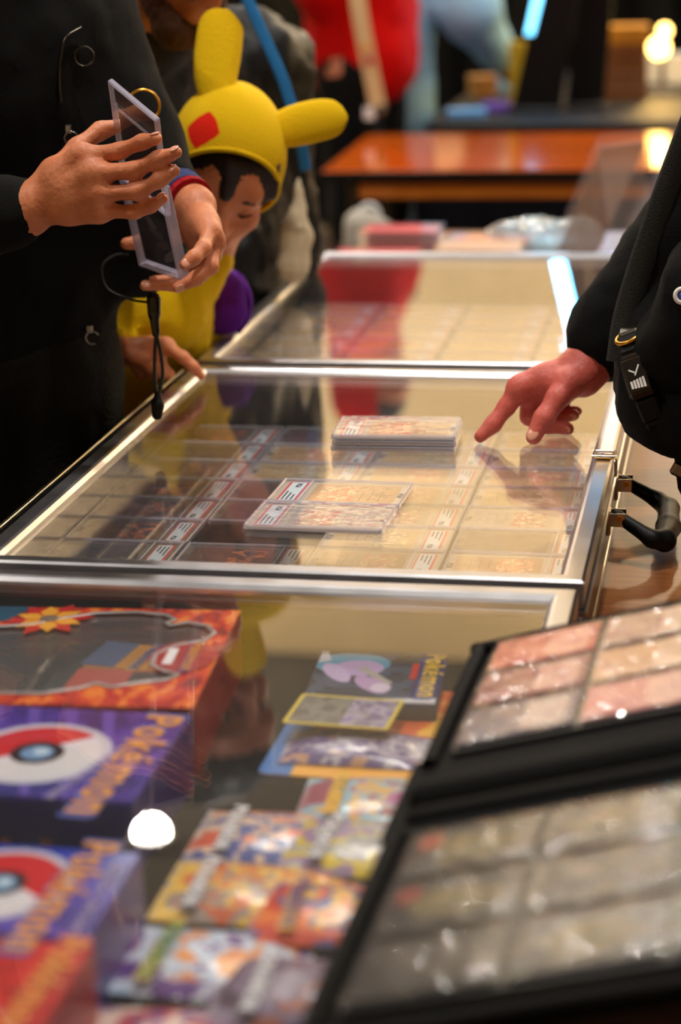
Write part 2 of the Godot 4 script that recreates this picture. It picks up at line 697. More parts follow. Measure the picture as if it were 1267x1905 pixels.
func added_wall_light(at: Vector3, energy: float, c: Color) -> void:  # unseen light added only to brighten the far wall
	var o := thing("added_wall_light", "added globe light on a thin rod, out of view, brightening the far wall", "added light", at, 0.0, "added globe lights brightening the far wall")
	part(o, "rod", tube([Vector3(0, 0.14, 0), Vector3(0, 0.55, 0)], [0.008, 0.008], 8), M.get("steel", mat(Color(0.6, 0.6, 0.6), 0.3, 1.0)))
	part(o, "cap", lathe([[0.05, 0.12], [0.05, 0.14], [0.02, 0.16], [0.0, 0.16]], 20), mat(Color(0.6, 0.6, 0.6), 0.3, 1.0))
	part(o, "added_globe", ball(Vector3.ONE * 0.13, 24), glow(c, 4.0))
	var l := OmniLight3D.new()
	l.name = "added_globe_light"
	l.light_color = c
	l.light_energy = energy
	l.light_size = 0.125
	l.omni_range = 14.0
	l.omni_attenuation = 2.0
	l.shadow_enabled = true
	o.add_child(l)

func build_room() -> void:
	struct("floor", box(12.4, 0.1, 13.4), M.floor, Vector3(0, FLOOR_Y - 0.05, -2.0))
	struct("ceiling", box(12.4, 0.1, 13.4), M.ceiling, Vector3(0, 3.20, -2.0))
	struct("wall_back", box(12.4, 3.98, 0.2), M.wall, Vector3(0, 1.16, -8.1))
	struct("wall_front", box(12.4, 3.98, 0.2), M.wall, Vector3(0, 1.16, 4.1))
	struct("wall_left", box(0.2, 3.98, 12.0), M.wall, Vector3(-6.1, 1.16, -2.0))
	struct("wall_right", box(0.2, 3.98, 12.0), M.wall, Vector3(6.1, 1.16, -2.0))
	for s in [["baseboard_back", Vector3(12.0, 0.1, 0.02), Vector3(0, FLOOR_Y + 0.05, -7.99)], ["baseboard_front", Vector3(12.0, 0.1, 0.02), Vector3(0, FLOOR_Y + 0.05, 3.99)], ["baseboard_left", Vector3(0.02, 0.1, 11.96), Vector3(-5.99, FLOOR_Y + 0.05, -2)], ["baseboard_right", Vector3(0.02, 0.1, 11.96), Vector3(5.99, FLOOR_Y + 0.05, -2)]]:
		struct(s[0], cbox(s[1].x, s[1].y, s[1].z, 0.004), M.black, s[2])
	# black booth drapes on a low pipe rail, in front of the far wall
	var dm := cloth(Color(0.035, 0.034, 0.034), 30.0, 0.95, 0.4, 0.1)
	var o := thing("booth_drape", "long black pleated booth drape hanging from a low rail", "drape", Vector3(0, FLOOR_Y, -7.2))
	var st := begin()
	var n := 240
	for i in n:
		var x0 := -5.0 + 10.0 * i / n
		var x1 := -5.0 + 10.0 * (i + 1) / n
		var z0 := 0.04 * sin(i * 1.1) + 0.02 * sin(i * 0.37)
		var z1 := 0.04 * sin((i + 1) * 1.1) + 0.02 * sin((i + 1) * 0.37)
		var nn := Vector3(z0 - z1, 0, x1 - x0).normalized()
		quad(st, Vector3(x0, 0.02, z0), Vector3(x1, 0.02, z1), Vector3(x1, 1.10, z1 * 0.6), Vector3(x0, 1.10, z0 * 0.6), nn)
		quad(st, Vector3(x0, 0.02, z0 - 0.006), Vector3(x1, 0.02, z1 - 0.006), Vector3(x1, 1.10, z1 * 0.6 - 0.006), Vector3(x0, 1.10, z0 * 0.6 - 0.006), -nn)
	part(o, "cloth", st.commit(), dm)
	part(o, "rail", tube([Vector3(-5.05, 1.11, 0), Vector3(5.05, 1.11, 0)], [0.02, 0.02], 10), M.steel)
	for x in [-5.0, -1.7, 1.7, 5.0]:
		part(o, "post", tube([Vector3(x, 0, -0.06), Vector3(x, 1.11, -0.06)], [0.02, 0.02], 10), M.steel)

func table(n: String, label: String, top_m: Material, x0: float, x1: float, z0: float, z1: float, y: float, th: float, edge: Material, turn := 0.0) -> Node3D:
	var c := Vector3((x0 + x1) / 2, FLOOR_Y, (z0 + z1) / 2)
	var o := thing(n, label, "table", c, turn)
	var h := y - FLOOR_Y
	var w := x1 - x0
	var d := absf(z1 - z0)
	part(o, "tabletop", cbox(w, th, d, 0.004), top_m, Vector3(0, h - th / 2, 0))
	for s in [-1, 1]:
		part(o, "edge_band", cbox(w + 0.006, th - 0.004, 0.006, 0.002), edge, Vector3(0, h - th / 2 - 0.001, s * (d / 2 + 0.002)))
		part(o, "edge_band", cbox(0.006, th - 0.004, d, 0.002), edge, Vector3(s * (w / 2 + 0.002), h - th / 2 - 0.001, 0))
	for sx in [-1, 1]:
		for sz in [-1, 1]:
			part(o, "leg", tube([Vector3(sx * (w / 2 - 0.07), 0.0, sz * (d / 2 - 0.09)), Vector3(sx * (w / 2 - 0.07), h - th, sz * (d / 2 - 0.09))], [0.016, 0.016], 12), M.gunmetal)
	return o

func build_tables() -> void:
	table("long_table", "long brown laminate table carrying the glass topped card cases", M.table, -0.046, 0.80, 0.98, -2.42, TABLE_Y, 0.03, M.black)
	var t := table("wooden_table", "glossy orange wooden table with a dark edge behind the cases", M.orange_wood, -0.385, 1.0, -3.40, -4.20, -0.08, 0.03, M.black_gloss, 0.03)
	part(t, "apron", cbox(1.26, 0.04, 0.02, 0.003), M.apron_wood, Vector3(0.03, 0.695, 0.37))
	part(t, "apron", cbox(1.26, 0.04, 0.02, 0.003), M.apron_wood, Vector3(0.03, 0.695, -0.37))
	var b := table("draped_table", "dark navy covered table with black display panels on it", M.navy_cloth, -0.266, 1.5, -4.48, -6.3, -0.08, 0.03, M.black)
	part(b, "table_skirt", box(1.83, 0.5, 0.008), M.navy_cloth, Vector3(0, 0.465, 0.97))

# ---------------------------------------------------------------- the display cases
# profile swept round a rectangle: one mitred rail a side
func rail(parent: Node, x0: float, x1: float, z0: float, z1: float, prof: Array, m: Material, n := "lid_rail") -> void:
	# corner order: near left, near right, far right, far left; outward diagonal of each
	var cs := [Vector3(x0, 0, z0), Vector3(x1, 0, z0), Vector3(x1, 0, z1), Vector3(x0, 0, z1)]
	var out := [Vector3(-1, 0, 1), Vector3(1, 0, 1), Vector3(1, 0, -1), Vector3(-1, 0, -1)]
	var side := [Vector3(0, 0, 1), Vector3(1, 0, 0), Vector3(0, 0, -1), Vector3(-1, 0, 0)]
	for k in 4:
		var a: Vector3 = cs[k]
		var b: Vector3 = cs[(k + 1) % 4]
		var oa: Vector3 = out[k]
		var ob: Vector3 = out[(k + 1) % 4]
		var st := begin()
		var c := Vector2.ZERO
		for p in prof:
			c += Vector2(p[0], p[1]) / prof.size()
		for i in prof.size():
			var p: Array = prof[i]
			var q: Array = prof[(i + 1) % prof.size()]
			var d := Vector2(q[0] - p[0], q[1] - p[1]).normalized()
			var nn := Vector2(d.y, -d.x)
			if nn.dot(Vector2(p[0] + q[0], p[1] + q[1]) / 2 - c) < 0:
				nn = -nn
			var n3: Vector3 = side[k] * nn.x + Vector3.UP * nn.y
			quad(st, a + oa * p[0] + Vector3.UP * p[1], b + ob * p[0] + Vector3.UP * p[1], b + ob * q[0] + Vector3.UP * q[1], a + oa * q[0] + Vector3.UP * q[1], n3)
		part(parent, n, st.commit(), m)

func display_case(label: String, at: Vector3, turn: float, l: float, hinge: bool) -> Node3D:
	var w := 0.518
	var o := thing("display_case", label, "display case", at, turn, "aluminium display cases on the long table")
	var H := 0.078
	# tray: base, four walls
	part(o, "base", cbox(w + 0.060, 0.004, l + 0.046, 0.001), M.black, Vector3(w / 2 - 0.006, -H + 0.0025, -l / 2))
	part(o, "lining", box(w + 0.056, 0.003, l + 0.040), M.black_felt, Vector3(w / 2 - 0.006, -H + 0.006, -l / 2))
	var y0 := -H + 0.004
	var hh := H - 0.024
	for s in [0, 1]:
		var z := 0.021 if s == 0 else -l - 0.021
		part(o, "end_wall", cbox(w + 0.060, hh, 0.004, 0.001), M.side_panel, Vector3(w / 2 - 0.006, y0 + hh / 2, z))
	part(o, "side_wall", cbox(0.004, hh, l + 0.038, 0.001), M.side_panel, Vector3(w + 0.022, y0 + hh / 2, -l / 2))
	part(o, "side_wall", cbox(0.004, hh, l + 0.038, 0.001), M.side_panel, Vector3(-0.036, y0 + hh / 2, -l / 2))
	part(o, "inner_side_panel", box(0.001, hh - 0.006, l + 0.036), M.inner_alu, Vector3(-0.0330, y0 + hh / 2, -l / 2))
	# aluminium edging along the foot and along the seam under the lid
	rail(o, -0.034, w + 0.020, 0.020, -l - 0.020, [[0.0, -H + 0.001], [0.0055, -H + 0.001], [0.0055, -H + 0.013], [0.004, -H + 0.014], [0.0, -H + 0.014]], M.alu, "foot_edging")
	rail(o, -0.034, w + 0.020, 0.020, -l - 0.020, [[0.0, -0.030], [0.0055, -0.030], [0.006, -0.027], [0.006, -0.0225], [0.0, -0.0225]], M.alu, "seam_edging")
	# lid
	rail(o, 0, w, 0, -l, [[0.0, 0.0], [0.004, 0.0035], [0.007, 0.0045], [0.0205, 0.0045], [0.023, 0.0025], [0.023, -0.021], [0.019, -0.021], [0.019, -0.005], [0.0, -0.005]], M.alu)
	part(o, "hinge_strip", cbox(0.013, 0.006, l + 0.044, 0.002), M.black_gloss, Vector3(-0.030, -0.006, -l / 2))
	part(o, "glass_pane", box(w + 0.02, 0.004, l + 0.02), M.glass, Vector3(w / 2, -0.0023, -l / 2))
	if hinge:
		# piano hinge: small knuckles in a row
		var st := begin()
		var n := 150
		for i in n:
			var z := 0.02 - (l + 0.04) * i / n
			var dz := (l + 0.04) / n
			add_tube(st, [Vector3(-0.0395, -0.004, z), Vector3(-0.0395, -0.004, z - dz * 0.12), Vector3(-0.0395, -0.004, z - dz * 0.78), Vector3(-0.0395, -0.004, z - dz * 0.9)], [0.0018, 0.0028, 0.0028, 0.0018], 6)
		var h := part(o, "piano_hinge", st.commit(), M.chrome)
		h.set_meta("kind", "stuff")
	# corner caps
	for cx in [-0.037, w + 0.0225]:
		for cz in [0.0215, -l - 0.0215]:
			part(o, "corner_cap", cbox(0.016, 0.016, 0.016, 0.004), M.chrome, Vector3(cx + (0.004 if cx < 0 else -0.005), -H + 0.010, cz + (-0.005 if cz > 0 else 0.005)))
	return o

func build_cases() -> void:
	var mid := display_case("middle glass topped aluminium case full of graded card slabs, black handle at its side", Vector3.ZERO, 0.0, 0.773, true)
	display_case("glass topped aluminium case holding card boxes and foil packs", Vector3(-0.003, 0, 0.840), 0.0, 0.773, true)
	display_case("far glass topped aluminium case reflecting red clothing and a cyan light", Vector3(-0.006, 0, -0.850), 0.012, 0.80, false)
	# latch on the right rail, at mid length
	var lt := part(mid, "latch", cbox(0.019, 0.0025, 0.016, 0.0008), M.brass, Vector3(0.532, 0.0062, -0.385))
	var lm = M.gunmetal
	for s in [-1, 1]:
		part(lt, "latch_bar", tube([Vector3(-0.012, 0.003, 0.0105 * s), Vector3(0.012, 0.003, 0.0105 * s)], [0.0016, 0.0016], 8), M.chrome)
		part(lt, "latch_arm", tube([Vector3(0.0105 * s, 0.003, -0.0105), Vector3(0.0105 * s, 0.003, 0.0105)], [0.0016, 0.0016], 8), lm)
	for s in [-1, 1]:
		part(lt, "screw", lathe([[0.0018, 0.0], [0.0018, 0.0008], [0.0, 0.0013]], 10), M.chrome, Vector3(0.002 * s, 0.0014, 0.0035 * s))
	part(lt, "catch_plate", cbox(0.003, 0.02, 0.018, 0.001), M.chrome, Vector3(0.0125, -0.010, 0))
	# carrying handle on the right flank
	var hd := part(mid, "handle", flesh_mesh([
		[Vector3(0.552, -0.030, -0.418), Vector3(0.588, -0.048, -0.412), 0.0065, 0.0085], [Vector3(0.588, -0.048, -0.412), Vector3(0.600, -0.053, -0.398), 0.0085, 0.011],
		[Vector3(0.600, -0.053, -0.398), Vector3(0.602, -0.054, -0.335), 0.011, 0.0125], [Vector3(0.602, -0.054, -0.335), Vector3(0.600, -0.053, -0.285), 0.0125, 0.011],
		[Vector3(0.600, -0.053, -0.285), Vector3(0.588, -0.048, -0.272), 0.011, 0.0085], [Vector3(0.588, -0.048, -0.272), Vector3(0.552, -0.030, -0.290), 0.0085, 0.0065]], 0.003, 0.002), M.black_rubber)
	for z in [-0.418, -0.290]:
		var b := part(hd, "bracket", cbox(0.004, 0.026, 0.020, 0.001), M.chrome, Vector3(0.5435, -0.036, z))
		for s in [-1, 1]:
			part(b, "bracket_ear", cbox(0.018, 0.014, 0.0022, 0.0006), M.chrome, Vector3(0.008, 0.004, 0.009 * s))
		part(b, "pin", tube([Vector3(0.011, 0.006, -0.012), Vector3(0.011, 0.006, 0.012)], [0.003, 0.003], 10), M.brass)

# ---------------------------------------------------------------- graded slabs
var arts := []

func make_arts() -> void:
	var sets := [
		[Color(0.30, 0.10, 0.07), [Color(0.55, 0.20, 0.10), Color(0.75, 0.42, 0.18), Color(0.30, 0.09, 0.07), Color(0.14, 0.08, 0.08)]],
		[Color(0.68, 0.52, 0.33), [Color(0.85, 0.60, 0.42), Color(0.78, 0.42, 0.30), Color(0.90, 0.76, 0.58), Color(0.66, 0.50, 0.38)]],
		[Color(0.74, 0.62, 0.42), [Color(0.80, 0.70, 0.50), Color(0.62, 0.55, 0.42), Color(0.86, 0.80, 0.66), Color(0.55, 0.45, 0.36)]],
		[Color(0.12, 0.11, 0.12), [Color(0.10, 0.10, 0.12), Color(0.20, 0.16, 0.16), Color(0.05, 0.05, 0.06), Color(0.35, 0.30, 0.24)]],
		[Color(0.30, 0.12, 0.20), [Color(0.42, 0.14, 0.22), Color(0.60, 0.34, 0.14), Color(0.22, 0.12, 0.28), Color(0.10, 0.08, 0.10)]],
		[Color(0.62, 0.58, 0.56), [Color(0.80, 0.74, 0.68), Color(0.62, 0.20, 0.18), Color(0.70, 0.56, 0.46), Color(0.88, 0.84, 0.80)]],
	]
	for i in sets.size():
		var s: Array = sets[i]
		var im := pic(88, 122, s[0])
		swirl(im, 0.07, 0.10, 0.93, 0.52, s[1], 0.012, 40 + i)
		swirl(im, 0.07, 0.54, 0.93, 0.95, [s[0], s[0].lightened(0.12), s[0].darkened(0.12)], 0.008, 60 + i)
		for k in 3:
			rect(im, 0.12, 0.60 + 0.11 * k, 0.5 + 0.1 * (k % 2), 0.016, s[0].darkened(0.5))
		arts.append(print_mat(im, 0.3))

# width along x, length along z, label at the -z end; rests on y = 0
func slab(label: String, art: int, group: String, frosted: Material) -> Node3D:
	var o := thing("graded_card", label, "graded card", Vector3.ZERO, 0.0, group)
	o.set_meta("base_name", "graded_card")
	part(o, "insert", prism(round_rect(0.078, 0.132, 0.003, 3), 0.0006, 0.0026), frosted)
	part(o, "trading_card", prism(round_rect(0.063, 0.088, 0.003, 3), 0.0026, 0.0030), arts[art], Vector3(0, 0, 0.014))
	var lb := part(o, "grade_label", prism(round_rect(0.070, 0.020, 0.001, 2), 0.0026, 0.0030), M.label_red, Vector3(0, 0, -0.050))
	part(lb, "label_field", box(0.066, 0.0003, 0.0155), M.label_white, Vector3(0, 0.0031, 0.0004))
	part(lb, "label_lettering", word("PSA", 0.0058, 0.0003), M.label_ink, Vector3(0.022, 0.0034, 0.002), FLAT)
	for k in 3:
		part(lb, "label_line", box(0.030 - 0.006 * k, 0.0002, 0.0016), M.label_ink, Vector3(-0.014 - 0.003 * k, 0.0034, -0.0045 + 0.0045 * k))
	part(o, "maker_mark", word("PSA", 0.0065, 0.0003), M.label_ink, Vector3(0, 0.0029, 0.0622), FLAT)
	# outer shell with a raised rim, all clear
	part(o, "clear_shell", box(0.0815, 0.0046, 0.1355), M.acrylic, Vector3(0, 0.0026, 0))
	var st := begin()
	var ww := 0.041
	var ll := 0.068
	for s in [-1, 1]:
		add_cbox(st, Vector3(0.0032, 0.0060, 2 * ll), 0.0012, Vector3(s * (ww - 0.0016), 0.0030, 0))
		add_cbox(st, Vector3(2 * ww, 0.0060, 0.0032), 0.0012, Vector3(0, 0.0030, s * (ll - 0.0016)))
	add_cbox(st, Vector3(2 * ww - 0.006, 0.0008, 0.0018), 0.0003, Vector3(0, 0.0050, -0.0365))
	part(o, "raised_rim", st.commit(), M.rim_clear)
	return o

func fill_middle_case() -> void:
	M.rim_bright = pane(0.45, Color(0.80, 0.79, 0.88), 0.05)
	M.rim_clear = pane(0.30, Color(0.86, 0.85, 0.92), 0.05)
	make_arts()
	var g := "graded slabs lying in rows in the middle case"
	var protos := []
	for i in 6:
		protos.append([i, null])
	var names := ["dark red and orange art", "peach coloured art", "pale yellow art", "near black art", "plum and amber art", "white and red art"]
	# four columns of slabs; the label end points right
	var cols := [0.0355, 0.174, 0.312, 0.450]
	var mix := [[0, 4, 3, 0, 4, 0, 4, 3, 0], [2, 4, 0, -1, 4, 0, 2, 1, 4], [1, 2, 1, 2, 5, 1, 1, 2, 2], [2, 2, 1, 3, 5, 2, 1, 2, 1]]
	var colname := ["column along the hinge", "second column from the hinge", "second column from the handle", "column along the handle side"]
	for c in 4:
		for r in 9:
			var a: int = mix[c][r]
			if a < 0:
				continue
			var lab: String = "graded slab with %s under glass, %s" % [names[a], colname[c]]
			var at := Vector3(cols[c] + rng.randf_range(-0.0012, 0.0012), -0.0703, -0.020 - 0.0815 * r - 0.041)
			var turn := -PI / 2 + rng.randf_range(-0.008, 0.008)
			if protos[a][1] == null:
				protos[a][1] = slab(lab, a, g, M.frost if a in [0, 3, 4] else M.frost_light)
				protos[a][1].position = at
				protos[a][1].rotation.y = turn
			else:
				copy(protos[a][1], at, turn, lab)
	# on the glass: a pair side by side, and a stack of three further back
	var p1 := slab("graded slab in a wrinkled sleeve with red and white art, lying on the middle glass", 5, "graded slabs lying on top of the glass", M.frost_light)
	p1.position = Vector3(0.2740, 0.0, -0.1480)
	p1.rotation.y = PI / 2 - 0.029
	sleeve(p1, 0.0075, 5)
	var p2 := slab("graded slab with peach art and red striped label, lying on the middle glass", 1, "graded slabs lying on top of the glass", M.frost_light)
	p2.position = Vector3(0.2770, 0.0, -0.2310)
	p2.rotation.y = PI / 2 - 0.029
	for k in 3:
		var q := copy(p2, Vector3(0.300 + 0.0012 * (k % 2), 0.0063 * k, -0.4460 - 0.001 * k), PI / 2 + 0.03 + 0.008 * k, ["graded slab at the bottom of the stack beside the pointing finger", "graded slab in the middle of the stack beside the pointing finger", "sleeved graded slab on top of the stack beside the pointing finger"][k])
		if k == 2:
			sleeve(q, 0.0076, 8)

# a thin crinkled plastic sleeve over a slab
func sleeve(o: Node3D, h: float, sd: int) -> void:
	var n := FastNoiseLite.new()
	n.seed = sd
	n.frequency = 38.0
	var st := begin()
	var nu := 26
	var nv := 40
	var P := []
	for i in nu + 1:
		var row := []
		for j in nv + 1:
			var x := lerpf(-0.0422, 0.0422, float(i) / nu)
			var z := lerpf(-0.0695, 0.0695, float(j) / nv)
			var y := h + 0.0009 * n.get_noise_2d(x * 1.5, z * 0.45)
			if i == 0 or i == nu or j == 0 or j == nv:
				y = 0.001
			row.append(Vector3(x, y, z))
		P.append(row)
	for i in nu:
		for j in nv:
			var nn: Vector3 = (P[i + 1][j + 1] - P[i][j]).cross(P[i][j + 1] - P[i + 1][j])
			nn = nn.normalized() * (-1.0 if nn.y < 0 else 1.0)
			quad(st, P[i][j], P[i + 1][j], P[i + 1][j + 1], P[i][j + 1], nn)
	part(o, "plastic_sleeve", st.commit(), pane(0.10, Color(0.95, 0.93, 1.0), 0.06))

func fill_far_case() -> void:
	var g := "graded slabs lying in rows in the far case"
	var src := slab("clear graded slab under the far case's glass", 2, g, M.frost_light)
	var first := true
	for c in 4:
		for r in 8:
			var at := Vector3([0.03, 0.17, 0.31, 0.448][c] - 0.012 * 0.05 * r, -0.0703, -0.90 - 0.09 * r)
			if first:
				src.position = at
				src.rotation.y = -PI / 2 + 0.012
				first = false
			else:
				copy(src, at, -PI / 2 + 0.012 + rng.randf_range(-0.01, 0.01))

# ---------------------------------------------------------------- the near case: cartons and foil packs
const TRAY := -0.0703

func carton(n: String, label: String, c: Vector3, sx: float, sz: float, top: float, side: Material, art: Material, turn := 0.0) -> Node3D:
	var o := thing(n, label, "box", Vector3(c.x, TRAY, c.z), turn)
	var h := top - TRAY
	part(o, "carton_body", cbox(sx, h - 0.0006, sz, 0.0015), side, Vector3(0, (h - 0.0006) / 2, 0))
	if art:   # the printed lid: reads along +z, its top edge towards +x
		var st := begin()
		var y := h
		var hx := sx / 2 - 0.0012
		var hz := sz / 2 - 0.0012
		quad(st, Vector3(hx, y, -hz), Vector3(hx, y, hz), Vector3(-hx, y, hz), Vector3(-hx, y, -hz), Vector3.UP)
		for e in [[Vector3(hx, 0, -hz), Vector3(hx, 0, hz), Vector3.RIGHT], [Vector3(hx, 0, hz), Vector3(-hx, 0, hz), Vector3.BACK], [Vector3(-hx, 0, hz), Vector3(-hx, 0, -hz), Vector3.LEFT], [Vector3(-hx, 0, -hz), Vector3(hx, 0, -hz), Vector3.FORWARD]]:
			var a: Vector3 = e[0] + Vector3.UP * y
			var b: Vector3 = e[1] + Vector3.UP * y
			quad(st, a, b, b - Vector3.UP * 0.0007, a - Vector3.UP * 0.0007, e[2], [Vector2(0.02, 0.02), Vector2(0.02, 0.02), Vector2(0.02, 0.02), Vector2(0.02, 0.02)])
		part(o, "lid_print", st.commit(), art)
	return o

# lettering on a lid that lies flat: at = its middle, reading along +z, tops towards +x
func lettering(o: Node3D, txt: String, h: float, at: Vector3, m: Material, tilt := 0.0, back: Material = null, n := "lettering") -> void:
	var b := Basis(Vector3.UP, -PI / 2 + tilt) * Basis(Vector3.RIGHT, -PI / 2)
	if back:
		var s := part(o, n + "_outline", word(txt, h * 1.04, 0.0003), back, at + Vector3(-0.0006, 0.0002, 0.0004))
		s.basis = b * Basis.from_scale(Vector3(1.03, 1.12, 1))
	var p := part(o, n, word(txt, h, 0.0005), m, at + Vector3(0, 0.0006, 0))
	p.basis = b

func ball_print(im: Image, u: float, v: float, ru: float, rv: float, tilt: float) -> void:
	ell(im, u, v, ru * 1.16, rv * 1.16, Color(0.80, 0.80, 0.86))
	ell(im, u, v, ru, rv, Color(0.86, 0.86, 0.88))
	# red half, dark belt, dark ring and pale button
	var pts := []
	for i in 17:
		var a := tilt + PI * i / 16.0
		pts.append([u + cos(a) * ru, v + sin(a) * rv])
	poly(im, pts, Color(0.80, 0.09, 0.10))
	var d := Vector2(cos(tilt), sin(tilt))
	var e := Vector2(-d.y, d.x) * 0.13
	poly(im, [[u + (d.x + e.x) * ru, v + (d.y + e.y) * rv], [u + (-d.x + e.x) * ru, v + (-d.y + e.y) * rv], [u + (-d.x - e.x) * ru, v + (-d.y - e.y) * rv], [u + (d.x - e.x) * ru, v + (d.y - e.y) * rv]], Color(0.88, 0.88, 0.92))
	ell(im, u, v, ru * 0.42, rv * 0.42, Color(0.06, 0.06, 0.08))
	ell(im, u, v, ru * 0.26, rv * 0.26, Color(0.45, 0.62, 0.80))
	ell(im, u - ru * 0.05, v - rv * 0.05, ru * 0.13, rv * 0.13, Color(0.75, 0.86, 0.94))

func foil_pack(label: String, at: Vector3, sx: float, sz: float, turn: float, base: Color, cols: Array, sd: int, txt: String, txt_m: Material, txt_back: Material, h := 0.010) -> Node3D:
	var im := pic(120, 96, base)
	swirl(im, 0, 0, 1, 1, cols, 0.0055, sd)
	swirl(im, 0.34, 0.14, 0.92, 0.86, cols, 0.012, sd + 7)
	for k in 14:   # crimped ends
		rect(im, 0.0, k / 14.0, 0.045, 0.03, Color(0.75, 0.74, 0.74))
		rect(im, 0.955, k / 14.0, 0.045, 0.03, Color(0.75, 0.74, 0.74))
	var m := print_mat(im, 0.35)
	m.clearcoat_enabled = true
	m.clearcoat = 0.35
	m.clearcoat_roughness = 0.2
	var o := thing("foil_pack", label, "card pack", at, turn, "sealed foil card packs in the near case")
	var st := begin()
	var nu := 16
	var nv := 12
	var n := FastNoiseLite.new()
	n.seed = sd
	n.frequency = 30.0
	var P := []
	for i in nu + 1:
		var row := []
		for j in nv + 1:
			var a := float(i) / nu
			var b := float(j) / nv
			var bulge := pow(maxf(0.0, sin(PI * clampf((a - 0.05) / 0.9, 0, 1))), 0.45) * pow(maxf(0.0, sin(PI * b)), 0.35)
			var x := (a - 0.5) * sx
			var z := (b - 0.5) * sz
			row.append(Vector3(x, 0.0008 + h * bulge * (1.0 + 0.16 * n.get_noise_2d(x, z)), z))
		P.append(row)
	for i in nu:
		for j in nv:
			var ns := []
			for q in [[i, j], [i + 1, j], [i + 1, j + 1], [i, j + 1]]:
				var i0 := maxi(q[0] - 1, 0)
				var i1 := mini(q[0] + 1, nu)
				var j0 := maxi(q[1] - 1, 0)
				var j1 := mini(q[1] + 1, nv)
				var nn: Vector3 = (P[q[0]][j1] - P[q[0]][j0]).cross(P[i1][q[1]] - P[i0][q[1]])
				ns.append(nn.normalized() * (-1.0 if nn.y < 0 else 1.0))
			var u0 := Vector2(float(i) / nu, float(j) / nv)
			var u1 := Vector2(float(i + 1) / nu, float(j) / nv)
			var u2 := Vector2(float(i + 1) / nu, float(j + 1) / nv)
			var u3 := Vector2(float(i) / nu, float(j + 1) / nv)
			tri(st, P[i][j], P[i + 1][j], P[i + 1][j + 1], ns[0], ns[1], ns[2], u0, u1, u2)
			tri(st, P[i][j], P[i + 1][j + 1], P[i][j + 1], ns[0], ns[2], ns[3], u0, u2, u3)
	quad(st, P[0][0], P[nu][0], P[nu][nv], P[0][nv], Vector3.DOWN)
	part(o, "foil_wrapper", st.commit(), m)
	if txt != "":
		lettering(o, txt, sz * 0.125, Vector3(-sx * 0.27, h * 1.08, 0), txt_m, 0.0, txt_back)
	return o

